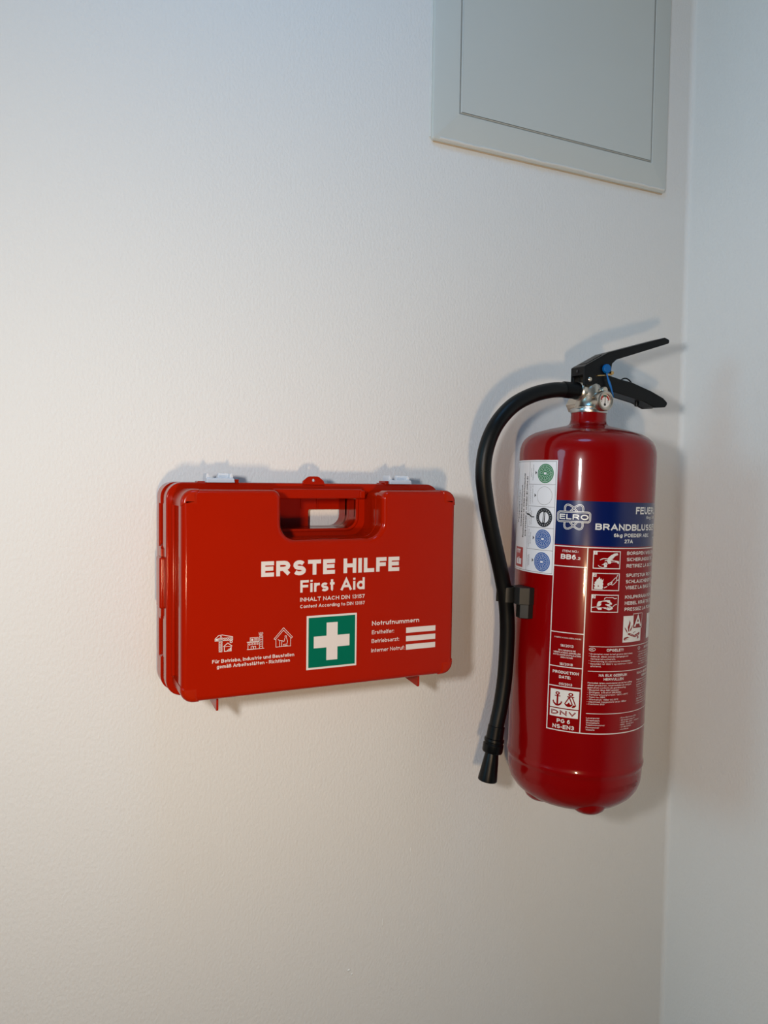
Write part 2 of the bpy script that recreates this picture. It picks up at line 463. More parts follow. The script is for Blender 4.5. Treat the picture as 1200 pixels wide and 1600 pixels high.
class Print:
    """flat artwork in millimetres; every element keeps its own small lift so that layers stack"""
    def __init__(self, step=3.0):
        self.v, self.f, self.step = [], [], step
    def _push(self, vs, fs, lift):
        o = len(self.v)
        self.v += [(x, y, lift) for x, y in vs]
        self.f += [tuple(i + o for i in f) for f in fs]
    def text(self, s, x0, base, cap, x1=None, bold=0.19, lift=0.0, wide=1.0, rot=0, center=None, gap=0.135):
        """lettering drawn as strokes of constant weight; bold is the stroke width over the cap height"""
        w = bold * cap
        n = len(s)
        boxes = [cap * GLYPH[c][0] if c in GLYPH else cap * 0.30 for c in s]
        inner = sum(boxes) + cap * gap * (n - 1)
        fixed = w * sum(1 for c in s if c in GLYPH)     # every glyph also carries one stroke width
        inner -= sum(w for c in s if c in GLYPH and GLYPH[c][0] > 0)
        kx = wide if x1 is None else (x1 - x0 - fixed) / inner
        if center is not None:
            x0 = center - (inner * kx + fixed) / 2
        x = 0.0
        for c, bw in zip(s, boxes):
            if c in GLYPH:
                gw = max(0.0, bw - w if GLYPH[c][0] > 0 else 0.0) * kx
                low = c.islower() or c in ',@'
                for si, st in enumerate(GLYPH[c][1]):
                    pts = []
                    ys = [q[1] for q in st]
                    dot = max(ys) - min(ys) < 0.2 and abs(st[0][0] - st[-1][0]) < 0.01
                    for gx, gy in st:
                        if dot:
                            yy = gy * cap
                        elif low and gy <= XH:
                            yy = w / 2 + gy / XH * (XH * cap - w) if gy >= 0 else w / 2 + gy * cap
                        elif low:
                            yy = XH * cap - w / 2 + (gy - XH) * cap
                        else:
                            yy = w / 2 + gy * (cap - w)
                        pts.append((x + w / 2 + gx * gw, yy))
                    closed = (Vector(pts[0]) - Vector(pts[-1])).length < 1e-6
                    for e, p_, q_ in ((0, pts[0], pts[1]), (-1, pts[-1], pts[-2])):     # flat terminals reach the box edge
                        d = Vector(p_) - Vector(q_)
                        gx, gy = st[e]
                        if d.length > 1e-9 and not closed and not dot:
                            d.normalize()
                            at_y = abs(d.y) > 0.8 and (gy < 0.02 or gy > 0.95 or abs(gy - XH) < 0.01)
                            at_x = abs(d.x) > 0.97 and (gx < 0.15 or gx > 0.85)
                            if at_y or at_x:
                                pts[e] = tuple(Vector(p_) + d * (w / 2))
                    self._stroke(pts, w, x0, base, lift + 0.03 * si, rot)
                x += gw + w + cap * gap * kx
            else:
                x += bw * kx + cap * gap * kx
    def _stroke(self, pts, w, x0, base, lift, rot):
        sub = Print(1e9)
        closed = (Vector(pts[0]) - Vector(pts[-1])).length < 1e-6
        sub.line(pts[:-1] if closed else pts, w, closed=closed)
        vs = [(v[0], v[1]) for v in sub.v]
        if rot == 90:
            vs = [(-y, x) for x, y in vs]
        self._push([(x0 + x, base + y) for x, y in vs], sub.f, lift)
    def rect(self, x0, y0, x1, y1, lift=0.0):
        if x1 < x0: x0, x1 = x1, x0
        if y1 < y0: y0, y1 = y1, y0
        n = max(1, int(math.ceil((x1 - x0) / self.step)))
        vs, fs = [], []
        for i in range(n + 1):
            x = x0 + (x1 - x0) * i / n
            vs += [(x, y0), (x, y1)]
        for i in range(n):
            fs.append((2 * i, 2 * i + 2, 2 * i + 3, 2 * i + 1))
        self._push(vs, fs, lift)
    def frame(self, x0, y0, x1, y1, w, lift=0.0):
        self.rect(x0, y0, x1, y0 + w, lift); self.rect(x0, y1 - w, x1, y1, lift)
        self.rect(x0, y0 + w, x0 + w, y1 - w, lift); self.rect(x1 - w, y0 + w, x1, y1 - w, lift)
    def poly(self, pts, lift=0.0):
        tri = tessellate_polygon([[Vector((x, y, 0)) for x, y in pts]])
        fs = []
        for a, b, c in tri:
            p, q, r = pts[a], pts[b], pts[c]
            cr = (q[0] - p[0]) * (r[1] - p[1]) - (q[1] - p[1]) * (r[0] - p[0])
            fs.append((a, b, c) if cr > 0 else (a, c, b))
        self._push(pts, fs, lift)
    def line(self, pts, w, closed=False, lift=0.0):
        P = []
        for p in pts:
            p = Vector(p)
            if not P or (p - P[-1]).length > 1e-5: P.append(p)
        if closed:
            if (P[0] - P[-1]).length < 1e-5: P.pop()
            P = P + [P[0]]
        if len(P) < 2: return
        Q = [P[0]]
        for a, b in zip(P, P[1:]):
            n = max(1, int(math.ceil((b - a).length / self.step)))
            Q += [a + (b - a) * k / n for k in range(1, n + 1)]
        n = len(Q)
        vs, fs = [], []
        for i, p in enumerate(Q):
            if closed and i in (0, n - 1):
                d0, d1 = (Q[-1] - Q[-2]).normalized(), (Q[1] - Q[0]).normalized()
            else:
                d0 = (Q[i] - Q[i - 1]).normalized() if i > 0 else (Q[1] - Q[0]).normalized()
                d1 = (Q[i + 1] - Q[i]).normalized() if i < n - 1 else d0
            t = d0 + d1
            t = t.normalized() if t.length > 1e-4 else d0
            m = Vector((-t.y, t.x))
            c = max(0.45, m.dot(Vector((-d0.y, d0.x))))
            m = m * (w / 2 / c)
            vs += [tuple(p + m), tuple(p - m)]
        for i in range(n - 1):
            fs.append((2 * i, 2 * i + 1, 2 * i + 3, 2 * i + 2))
        self._push(vs, fs, lift)
    def disc(self, cx, cy, r, r0=0.0, lift=0.0, seg=40, rings=3, ky=1.0):
        vs, fs = [], []
        for j in range(rings + 1):
            rr = r0 + (r - r0) * j / rings
            for k in range(seg):
                a = 2 * PI * k / seg
                vs.append((cx + rr * math.cos(a), cy + ky * rr * math.sin(a)))
        for j in range(rings):
            for k in range(seg):
                k2 = (k + 1) % seg
                fs.append((j * seg + k, (j + 1) * seg + k, (j + 1) * seg + k2, j * seg + k2))
        self._push(vs, fs, lift)
    def flat(self, y):
        """onto a wall-parallel face at depth y (mm): x right, z up"""
        return mesh_from([(a, y - l, b) for a, b, l in self.v], self.f)
    def wrapped(self, R):
        """round a vertical cylinder of radius R (mm); x is arc length from the front"""
        out = []
        for a, b, l in self.v:
            th = a / R
            out.append(((R + l) * math.sin(th), -(R + l) * math.cos(th), b))
        return mesh_from(out, self.f)

# ------------------------------------------------------------------ setting
XC = 0.7787          # inner corner of the two walls
ZF, ZC = -1.32, 1.22 # floor, ceiling
XL, YF = -3.4, -3.4

def quad_box(name, x0, x1, y0, y1, z0, z1, mat, **kw):
    me = box(x0 * 1000, x1 * 1000, y0 * 1000, y1 * 1000, z0 * 1000, z1 * 1000)
    o = add(name, me, mat, **kw)
    o['kind'] = 'structure'
    return o

WALL_BACK = quad_box("wall_back", XL, XC, 0.0, 0.12, ZF, ZC, 'wall')
quad_box('wall_right', XC, XC + 0.12, YF, 0.12, ZF, ZC, 'wall')
quad_box('floor', XL, XC + 0.12, YF, 0.12, ZF - 0.1, ZF, 'floor')
quad_box('ceiling', XL, XC + 0.12, YF, 0.12, ZC, ZC + 0.1, 'ceiling')

# small drips and blobs left in the paint
for bx_, bz_, w_, h_ in ((0.2313, -0.4055, 2.6, 1.8), (0.2359, -0.4118, 1.5, 1.8), (0.2786, -0.3548, 0.8, 7.0), (0.3184, -0.2655, 0.8, 4.0), (0.5051, 0.5968, 1.4, 1.4)):
    blob = lathe([(0, 0.5), (0.35, 0.45), (0.75, 0.25), (1.0, -0.1)], 14, axis='y')
    blob.transform(Matrix.Translation((bx_, 0, bz_)) @ Matrix.Diagonal((w_, 1.6, h_, 1)))
    add('paint_blob', blob, 'wall', WALL_BACK)

# filled, slightly rounded paint joint in the corner
def corner_fillet():
    r = 7.0
    prof = [(XC * 1000 + 1, 1.0)]
    for k in range(9):
        a = PI / 2 * k / 8
        prof.append((XC * 1000 - r + r * math.sin(a), -r + r * math.cos(a)))
    verts, faces = [], []
    n = len(prof)
    nz = 2
    for z in (ZF * 1000, ZC * 1000):
        verts += [(x, y, z) for x, y in prof]
    for i in range(n):
        j = (i + 1) % n
        faces.append((i, j, n + j, n + i))
    return mesh_from(verts, faces, merge=True)
o = add('trim_1', corner_fillet(), 'wall'); o['kind'] = 'structure'

# ------------------------------------------------------------------ access panel
pan = thing('access_panel', (0.528, -0.004, 0.655), 'pale grey-green metal access panel with framed door set high on the wall', 'access panel')
PX0, PX1, PZ0, PZ1 = 329.7, 726.2, 655.2, 1150.0
DX0, DX1, DZ0, DZ1 = 366.9, 693.0, 692.0, 1113.0
def rect_loop(x0, x1, z0, z1, r=0.0):
    if r <= 0: return [(x0, z0), (x1, z0), (x1, z1), (x0, z1)]
    return roundpoly([(x0, z0, r), (x1, z0, r), (x1, z1, r), (x0, z1, r)])
def bevel_frame():
    # outer lip on the wall, sloping rails rising towards the door opening
    loops = []
    for (ins, y, r) in ((0, 0, 4), (0, -4.5, 4), (1.2, -6.2, 3.5), (4.0, -7.0, 2.5), (36.0, -10.0, 0.3), (37.0, -9.4, 0.2), (37.0, -1.0, 0.2)):
        lp = roundpoly([(PX0 + ins, PZ0 + ins, r), (PX1 - ins * 0.89, PZ0 + ins, r), (PX1 - ins * 0.89, PZ1 - ins, r), (PX0 + ins, PZ1 - ins, r)], 4)
        loops.append([(x, y, z) for x, z in lp])
    verts = [v for lp in loops for v in lp]
    n = len(loops[0])
    faces = []
    for a in range(len(loops) - 1):
        for k in range(n):
            k2 = (k + 1) % n
            faces.append((a * n + k, a * n + k2, (a + 1) * n + k2, (a + 1) * n + k))
    return mesh_from(verts, faces, angle=12, merge=True)
add('frame', bevel_frame(), 'panel', pan, world=True)
add('backing', plate(rect_loop(PX0 + 20, PX1 - 20, PZ0 + 20, PZ1 - 20), -1.5, -0.2), 'panel_dark', pan, world=True)
add('door', plate(rect_loop(DX0 + 1.7, DX1 - 1.5, DZ0 + 1.7, DZ1 - 1.7, 0.5), -9.9, -1.5, 1.3, angle=50), 'panel', pan, world=True)
def wobble_bead(x0, x1, z, y, r, amp, seed, vertical=False):
    rnd = random.Random(seed)
    n = 60
    pts = []
    off = 0
    for i in range(n + 1):
        t = i / n
        off = off * 0.7 + rnd.uniform(-amp, amp) * 0.3
        a = x0 + (x1 - x0) * t
        pts.append((z + off, y, a) if vertical else (a, y, z + off))
    return tube(pts, r, 8)
add('caulk_bead', wobble_bead(PX0 + 10, PX1 - 4, PZ0 + 3.0, -6.2, 2.0, 1.8, 3), 'caulk', pan, world=True)
add('caulk_bead', wobble_bead(PZ0 + 4, PZ1, PX0 - 0.4, -1.0, 1.5, 0.4, 4, True), 'caulk', pan, world=True)
add('caulk_stain', wobble_bead(PX0 + 4, PX1 - 3, PZ0 - 0.3, -0.8, 1.1, 0.25, 5), 'grime', pan, world=True, label='yellowed joint line under the frame')

# ------------------------------------------------------------------ first aid case
D = 113.5
case = thing('first_aid_case', (0.155, -0.06, -0.007), 'orange-red plastic first aid case with carrying handle and white lettering hung on the wall', 'first aid case')
W, H = 310.0, 212.0
def case_outline(ins, r, notch=True, nx0=101.5, nx1=217.3, nz=160.0):
    x0, x1, z0, z1 = ins, W - ins, ins, H - ins
    p = [(x0, z0, r), (x1, z0, r), (x1, z1, r)]
    if notch:
        p += [(nx1, z1, 9), (nx1, nz, 17), (nx0, nz, 17), (nx0, z1, 9)]
    p += [(x0, z1, r)]
    return roundpoly(p, 8)
HOLE = roundpoly([(100, 168, 3), (206, 168, 13), (206, 202.5, 2), (100, 202.5, 2)], 6)

face = plate(case_outline(0, 13), -D, -91, 5.5, res=5, angle=40)
body = plate(case_outline(2.0, 12), -94, -60, 0.4)
fillet = tube([(1.0, -62.6, 15), (1.0, -62.6, 100), (1.0, -62.6, 197)], 2.3, 16)
front = add('front_shell', join_meshes([face, body, fillet]), 'orange', case, world=True)
wn = front.modifiers.new('weighted_normal', 'WEIGHTED_NORMAL')
wn.weight = 100
wn.keep_sharp = True
for cx, cz, sx, sz in ((0, H, 1, -1), (W, H, -1, -1), (0, 0, 1, 1), (W, 0, -1, 1)):
    g = 0.55
    a, b = cx - sx * g, cz - sz * g
    wdt, hgt = 18.5, 17.0
    pts = [(a, b, 13.5), (a + sx * wdt, b, 0), (a + sx * wdt, b + sz * hgt, 0), (a, b + sz * hgt, 0)]
    cap = plate(roundpoly(pts, 8), -D - 0.42, -62, 5.0, res=5, angle=40)
    add('corner_cap', cap, 'orange_cap', front, world=True)
# rim of the front half
rim = plate(roundpoly([(-6.3, -6.3, 17), (W + 6.3, -6.3, 17), (W + 6.3, H + 6.7, 17), (-6.3, H + 6.7, 17)], 8), -62.5, -41, 1.6, holes=[HOLE])
add('rim', rim, 'orange', case, world=True)
# rear half: recessed seam and outer lip with two slots on the left
seam = plate(roundpoly([(-2, -2, 14), (W + 2, -2, 14), (W + 2, H + 2, 14), (-2, H + 2, 14)], 8), -41.5, -31.5, 0.0, holes=[HOLE])
lip_box = [(-8, -6.5, 16), (W + 8, -6.5, 16), (W + 8, H + 6.7, 16), (-8, H + 6.7, 16)]
lip_pts = lip_box + [(-8, 196, 0), (-1.0, 191, 0), (-1.0, 156, 0), (-8, 149, 0), (-8, 72, 0), (-1.0, 68, 0), (-1.0, 38, 0), (-8, 30, 0)]
lip = plate(roundpoly(lip_box, 8), -26, -10.5, 1.6, holes=[HOLE])
ridge = plate(roundpoly(lip_pts, 8), -36, -25, 0.0, holes=[HOLE])
rear = add('rear_shell', join_meshes([seam, lip, ridge]), 'orange', case, world=True)
add('side_clip', join_meshes([plate(roundpoly([(-10.6, 84, 2.2), (-3, 84, 2.2), (-3, 139, 2.2), (-10.6, 139, 2.2)]), -46, -23, 2.2, res=4),
                              plate(roundpoly([(-8.2, 75, 0.5), (-2, 75, 0.5), (-2, 148, 0.5), (-8.2, 148, 0.5)]), -40, -30, 0.5)]), 'orange', case, world=True)
# handle bar across the opening
hb = [plate(roundpoly([(104, 202, 2), (208.5, 202, 2), (208.5, 212.6, 1), (104, 212.6, 1)]), -77, -58, 1.6, res=4),
      plate(roundpoly([(205, 202.5, 1), (211, 202.5, 1), (211, 211.5, 2), (205, 211.5, 2)]), -79, -58, 1.0)]
add('handle', join_meshes(hb), 'orange', case, world=True)
# raised lip around the grip opening
add('grip_frame', plate(roundpoly([(98, 164.6, 3), (209, 164.6, 16), (209, 206, 1), (98, 206, 1)], 6), -65, -58, 0.8, holes=[HOLE]), 'orange', case, world=True)
# seal tab with a hole
tab = plate(roundpoly([(141, 216, 0), (168.5, 216, 0), (167.0, 221.5, 4), (160.5, 226.6, 6), (149.0, 226.6, 6), (142.5, 221.5, 4)], 5), -62.5, -59.5, 0.5,
            holes=[[(154.8 + 1.7 * math.cos(t * PI / 8), 222.2 + 1.7 * math.sin(t * PI / 8)) for t in range(16)]])
add('seal_tab', tab, 'orange', case, world=True)
# two white latches on top
def latch_mesh(x0, x1):
    parts = [box(x0, x1, -67, -45, 218.6, 223.4, 0.8, 0.9)]
    parts.append(plate(roundpoly([(x0 + 0.5, 222, 0), (x0 + 5.0, 222, 0), (x0 + 5.0, 224, 0.5), (x0 + 3.0, 228.6, 0.8), (x0 + 1.3, 228.6, 0.8)]), -62, -45, 0.5))
    parts.append(plate(roundpoly([(x0 + 14.5, 222, 0), (x1 - 0.5, 222, 0), (x1 - 1.8, 228.4, 0.8), (x0 + 16.5, 228.8, 0.8)]), -52, -45, 0.6))
    parts.append(plate(roundpoly([(x1 - 5.0, 222, 0), (x1 - 0.5, 222, 0), (x1 - 1.6, 228.4, 0.8), (x1 - 4.0, 228.4, 0.8)]), -62, -45, 0.5))
    return join_meshes(parts)
for x0, x1, pg in ((34.0, 64.5, 67.0), (248.0, 277.0, 245.2)):
    lt = add('latch', latch_mesh(x0, x1), 'white_plastic', case, world=True, label='white plastic latch')
    add('hinge_peg', box(pg - 2.2, pg + 2.2, -64, -46, 217.5, 222.3, 0.5), 'orange', lt, world=True, label='orange-red peg beside the latch')
    add('hinge_strip', box(x0 - 8, x0 + 8, -58, -46, 217.8, 220.0, 0.4), 'orange', lt, world=True, label='orange-red hinge strip')
# two fins under the case
for x in (40.0, 275.0):
    fin = plate([(-95, 2), (-95, -15.5), (-94, -17), (-92.0, -17), (-48, -13), (-42, 2)], x - 1.1, x + 1.1, 0.3, axis='x')
    add('foot_fin', fin, 'orange', case, world=True)

# printing on the front
FY = -D - 0.15
def face_print(name, pr, mat, label=None, parent=front):
    return add(name, pr.flat(FY), mat, parent, label=label, world=True)
pr = Print(50)
pr.text('ERSTE HILFE', 80.3, 122.8, 15.9, 238.3, bold=0.265)
face_print('title_text', pr, 'print_white', 'white bold lettering ERSTE HILFE')
pr = Print(50)
pr.text('First Aid', 122.5, 104.4, 13.0, 196.4, bold=0.20)
pr.text('INHALT NACH DIN 13157', 122.5, 94.8, 4.2, 196.6, bold=0.18)
pr.text('Content According to DIN 13157', 122.6, 87.8, 3.6, 196.7, bold=0.17)
face_print('subtitle_text', pr, 'print_white', 'white lettering First Aid and contents standard')
pr = Print(50)
pr.text('Notrufnummern', 205.8, 63.4, 4.9, 264.5, bold=0.20)
pr.text('Ersthelfer:', 205.8, 53.7, 4.3, 233.0, bold=0.15)
pr.text('Betriebsarzt:', 205.6, 44.0, 4.3, 239.4, bold=0.15)
pr.text('Interner Notruf:', 205.4, 33.6, 4.3, 246.4, bold=0.15)
face_print('emergency_number_text', pr, 'print_white')
for z0, z1 in ((52.0, 58.1), (42.4, 48.5), (32.8, 38.9)):
    pr = Print(50); pr.rect(248.1, z0, 285.8, z1)
    face_print('number_field', pr, 'print_white', 'blank white number field')
pr = Print(50)
pr.text('Für Betriebe, Industrie und Baustellen', 30.4, 37.7, 3.6, 116.0, bold=0.18)
pr.text('gemäß Arbeitsstätten - Richtlinien', 35.1, 32.2, 3.6, 111.7, bold=0.18)
face_print('guideline_text', pr, 'print_white')
# first aid sign
pr = Print(50); pr.rect(129.9, 21.2, 187.5, 79.0)
face_print('sign_border', pr, 'print_white')
pr = Print(50); pr.rect(132.1, 23.3, 185.6, 76.9, lift=0.12)
face_print('green_sign', pr, 'print_green', 'green square first aid sign')
pr = Print(50)
pr.rect(152.4, 30.0, 165.1, 70.6, lift=0.24); pr.rect(138.0, 43.9, 152.4, 56.5, lift=0.24); pr.rect(165.1, 43.9, 179.1, 56.5, lift=0.24)
face_print('white_cross', pr, 'print_white', 'white cross')
# construction crane
pr = Print(50); w = 0.55
pr.line([(37.4, 49.0), (37.4, 61.0)], 0.75); pr.line([(40.2, 49.0), (40.2, 61.0)], 0.75); pr.line([(37.0, 49.0), (40.6, 49.0)], 0.7)
for k in range(5):
    za = 49.4 + 2.3 * k
    pr.line([(37.4, za), (40.2, za + 1.15), (37.4, za + 2.3)], 0.5)
pr.line([(33.3, 60.2), (50.9, 60.2), (50.9, 63.4), (40.4, 66.0), (36.8, 65.6), (33.3, 62.4)], 0.7, closed=True)
pr.line([(36.0, 62.6), (50.9, 62.6)], 0.55)
for k in range(6):
    xa = 36 + 2.4 * k
    pr.line([(xa, 60.3), (xa + 1.2, 62.5), (xa + 2.4, 60.3)], 0.5)
pr.rect(33.4, 60.3, 36.2, 62.6); pr.line([(38.2, 62.6), (39.0, 65.8), (40.4, 62.6)], 0.55)
pr.disc(49.5, 58.5, 1.5, 0.75, seg=14, rings=1)
pr.line([(41.6, 53.8), (46.1, 57.4), (50.6, 53.8)], 0.7); pr.line([(42.6, 53.6), (42.6, 49.1), (49.6, 49.1), (49.6, 53.6)], 0.65)
pr.line([(42.6, 53.8), (49.6, 53.8)], 0.5)
for x, h in ((45.4, 1.2), (46.8, 2.2), (48.2, 3.2)): pr.rect(x, 49.2, x + 1.0, 49.2 + h)
face_print('crane_icon', pr, 'print_white', 'white outline icon of crane and house')
# factory
pr = Print(50)
pr.line([(65.8, 48.8), (83.8, 48.8)], 0.6); pr.line([(66.9, 48.8), (66.9, 55.9), (79.4, 55.9)], 0.55)
pr.line([(65.8, 56.4), (79.4, 56.4)], 0.7)
pr.line([(69.2, 56.6), (69.2, 60.7), (77.4, 60.7), (77.4, 56.6)], 0.55); pr.rect(70.3, 57.4, 72.4, 59.8)
for k in range(4): pr.line([(73.3, 57.4 + 0.8 * k), (76.6, 57.4 + 0.8 * k)], 0.35)
for k in range(4): pr.disc(68.6 + 2.7 * k, 54.0, 1.05, 0.55, seg=10, rings=1)
for x in (70.2, 72.8): pr.line([(x, 48.8), (x, 51.6), (x + 2.2, 51.6), (x + 2.2, 48.8)], 0.5)
pr.line([(78.9, 48.8), (78.9, 61.6)], 0.6); pr.line([(82.3, 48.8), (82.3, 61.6)], 0.6)
for z in (51.2, 53.4, 55.6, 57.8, 60.0, 61.7): pr.line([(78.6, z), (82.6, z)], 0.6)
for x in (78.6, 80.3, 82.0): pr.line([(x - 0.4, 65.8), (x, 63.0), (x + 0.6, 65.2)], 0.5)
pr.line([(78.3, 64.0), (80.3, 62.6), (82.6, 64.2)], 0.45)
face_print('factory_icon', pr, 'print_white', 'white outline icon of factory')
# house with worker at desk
pr = Print(50)
pr.line([(94.4, 57.6), (104.6, 68.6), (114.4, 58.2), (113.2, 57.0), (104.6, 66.0), (95.7, 56.6)], 0.5, closed=True)
pr.line([(96.4, 57.4), (96.4, 48.9), (112.4, 48.9), (112.4, 57.6)], 0.5)
pr.disc(107.0, 59.4, 1.1, 0.65, seg=12, rings=1)
pr.line([(106.2, 58.0), (105.4, 54.4), (103.6, 54.0)], 0.5); pr.line([(107.8, 58.2), (109.0, 54.0), (108.4, 51.2), (104.6, 51.0), (104.6, 49.2)], 0.5)
pr.line([(99.6, 55.6), (104.0, 55.0)], 0.5); pr.line([(100.4, 55.4), (100.4, 49.2)], 0.5); pr.line([(102.6, 55.0), (102.6, 49.2)], 0.5)
pr.line([(98.6, 56.8), (100.2, 55.6)], 0.5); pr.line([(105.4, 49.6), (109.2, 49.6)], 0.45)
face_print('house_icon', pr, 'print_white', 'white outline icon of house with desk worker')

# bracket plate behind the case, seen through the grip opening
br = thing('mounting_plate', (0.155, -0.001, 0.06), 'flat orange-red bracket plate seen through the handle opening of the first aid case', 'bracket')
brm = plate(roundpoly([(70, 60, 5), (240, 60, 5), (240, 208, 5), (70, 208, 5)]), -9.8, -0.3, 0.6,
            holes=[roundpoly([(167.5, 140, 2), (222, 140, 2), (222, 187, 2), (167.5, 187, 2)])])
add('plate', brm, 'orange', br, world=True)
for x in (158, 178):
    add('rib', box(x - 0.8, x + 0.8, -12, -9.3, 188, 206, 0.4), 'orange', br, world=True)

# ------------------------------------------------------------------ fire extinguisher
TILT = math.atan(0.02255)
R = 84.1
ext = thing('fire_extinguisher', (0.50137 - 0.19 * 0.02255, -0.1041, -0.19),
            'red dry powder fire extinguisher with black hose hanging beside the wall corner', 'fire extinguisher', rot=(0, TILT, 0))
prof = [(0, 8), (40, 9), (56, 14), (66, 19), (74, 26), (79.5, 34), (82.6, 43), (83.6, 52), (83.7, 60), (84.0, 62.5), (84.9, 64.6), (85.4, 67), (85.0, 69.6), (84.3, 71.6), (84.1, 74)]
prof += [(84.1, z) for z in range(90, 441, 50)]
prof += [(84.1, 448), (83.6, 454), (82.0, 460), (78.6, 466), (73.5, 470.5), (66.6, 474.5), (50, 479.6), (36, 482.8), (28, 484.6), (24.6, 486.2), (22.9, 488.6), (22.0, 492), (21.8, 503), (0, 503)]
cyl = add('cylinder', lathe(prof, 128, angle=40), 'red', ext)

# rounded feet pressed into the base
for ang, rad in ((-19, 52), (-92, 47), (140, 52)):
    a = math.radians(ang)
    fx, fy = rad * math.sin(a), -rad * math.cos(a)
    add('foot', lathe([(0, 2.5), (9, 3.2), (15.5, 5.4), (20, 9), (22.5, 14), (23, 22), (0, 24)], 28, center=(fx, fy, 8)), 'red', ext)

def cyl_print(name, p, mat, label=None, base=0.25, parent=cyl):
    p.v = [(a, b, l + base) for a, b, l in p.v]
    return add(name, p.wrapped(R), mat, parent, label=label)

# stamped lettering near the base, same lacquer as the cylinder
p = Print()
p.text('PQ228B*04  10021C', -128, 44.5, 6.0, -40, bold=0.14)
p.text('0004813 TPED', -30, 45.5, 6.0, 40, bold=0.14)
p.v = [(x, z, 82.60 + (z - 43) * 0.111 - R + 0.02 + l) for x, z, l in p.v]
cyl_print('stamped_lettering', p, 'red_print', base=0.3)

# blue band with titles
p = Print(); p.rect(-92.2, 339.0, 122, 391.2)
cyl_print('blue_band', p, 'label_blue', 'dark blue band of the label')
p = Print()
p.text('FEUERLÖSCHER', 5.4, 377.6, 8.5, wide=1.0, x1=107, bold=0.21, lift=0.15)
p.text('6kg ABC PULVER', 26.0, 371.9, 3.5, x1=86, bold=0.18, lift=0.15)
p.text('BRANDBLUSSER', -46.0, 358.1, 7.5, x1=58.5, bold=0.22, lift=0.15)
p.text('6kg POEDER ABC', -23.8, 350.4, 4.2, x1=34.1, bold=0.20, lift=0.15)
p.text('27A', -9.7, 343.3, 4.4, x1=2.6, bold=0.20, lift=0.15)
p.text('144B C', 47, 347.5, 4.2, x1=72, bold=0.20, lift=0.15)
cyl_print('title_text', p, 'label_white', 'white lettering on the blue band')

# brand emblem: two crossed orbits behind a rounded name plate
def ellipse(cx, cy, a, b, rot, n=48):
    c, s = math.cos(rot), math.sin(rot)
    return [(cx + a * math.cos(t) * c - b * math.sin(t) * s, cy + a * math.cos(t) * s + b * math.sin(t) * c) for t in (2 * PI * k / n for k in range(n))]
LX, LZ = -71.0, 372.0
pw, pb = Print(), Print()
for rot in (math.radians(57), math.radians(123)):
    pw.line(ellipse(LX, LZ, 16.2, 6.8, rot), 2.1, closed=True, lift=0.15)
    pb.line(ellipse(LX, LZ, 16.2, 6.8, rot), 0.75, closed=True, lift=0.24)
plate_pts = roundpoly([(-89.6, 366.4, 2.6), (-52.4, 366.4, 2.6), (-52.4, 377.8, 2.6), (-89.6, 377.8, 2.6)], 5)
pb.rect(-89.0, 366.9, -53.0, 377.3, lift=0.27)
pw.line(plate_pts, 2.0, closed=True, lift=0.33)
pb.line(plate_pts, 0.7, closed=True, lift=0.42)
pw.text('ELRO', -87.4, 368.9, 6.3, x1=-54.2, bold=0.22, lift=0.45)
cyl_print('emblem', pw, 'label_white', 'white orbit emblem with brand name')
cyl_print('emblem_inlay', pb, 'label_blue')

# white frame lines of the label
p = Print(); lw = 1.15
p.rect(-93.0, 117.2, 122, 117.2 + lw); p.rect(-93.0, 336.6, 122, 336.6 + lw)
p.rect(-93.0, 117.2, -93.0 + lw, 337.5, lift=0.02); p.rect(-53.9, 117.2, -53.9 + lw, 337.5, lift=0.02)
for z in (313.0, 234.4, 193.6, 170.0): p.rect(-93.0, z, -53.0, z + lw * 0.9, lift=0.04)
for z in (220.9, 191.6, 141.4): p.rect(-47.0, z, 100, z + 0.7)
cyl_print('label_frame', p, 'label_white', 'white frame lines of the label')

# left column
p = Print()
p.text('ITEM NO.:', -82.2, 330.2, 2.7, x1=-63.6, bold=0.18)
p.text('BB6', -84.0, 321.9, 5.9, x1=-66.4, bold=0.22)
p.text('.2', -65.6, 322.0, 3.2, x1=-61.2, bold=0.22)
cyl_print('item_number_text', p, 'label_white')
p = Print()
p.text('FABRICATION (SEM.ANNE)', -87.6, 228.0, 1.5, x1=-56.4, bold=0.16)
p.text('18/2013', -79.9, 217.9, 3.0, x1=-64.6, bold=0.18)
for t, z, a, b in (('EN L\'ABSENCE DE', 213.0, -82, -62), ('VÉRIFICATIONS ANNUELLES:', 210.2, -88, -56), ('DATE LIMITE D\'UTILISATION', 207.4, -88, -55.8), ('(SEM.ANNE)', 204.6, -79, -65)):
    p.text(t, a, z, 1.7, x1=b, bold=0.18)
p.text('18/2018', -80.1, 196.0, 3.0, x1=-64.6, bold=0.18)
cyl_print('inspection_date_text', p, 'label_white')
p = Print()
p.text('PRODUCTION', -87.9, 185.8, 3.4, x1=-57.2, bold=0.21)
p.text('DATE:', -79.9, 180.2, 3.4, x1=-66.4, bold=0.21)
p.text('05/2013', -79.6, 172.3, 2.8, x1=-64.2, bold=0.18)
cyl_print('production_date_text', p, 'label_white')
p = Print()
p.text('PG 6', -80.4, 127.0, 4.7, x1=-64.9, bold=0.21)
p.text('NS-EN3', -85.3, 120.2, 4.7, x1=-60.0, bold=0.21)
cyl_print('standard_text', p, 'label_white')

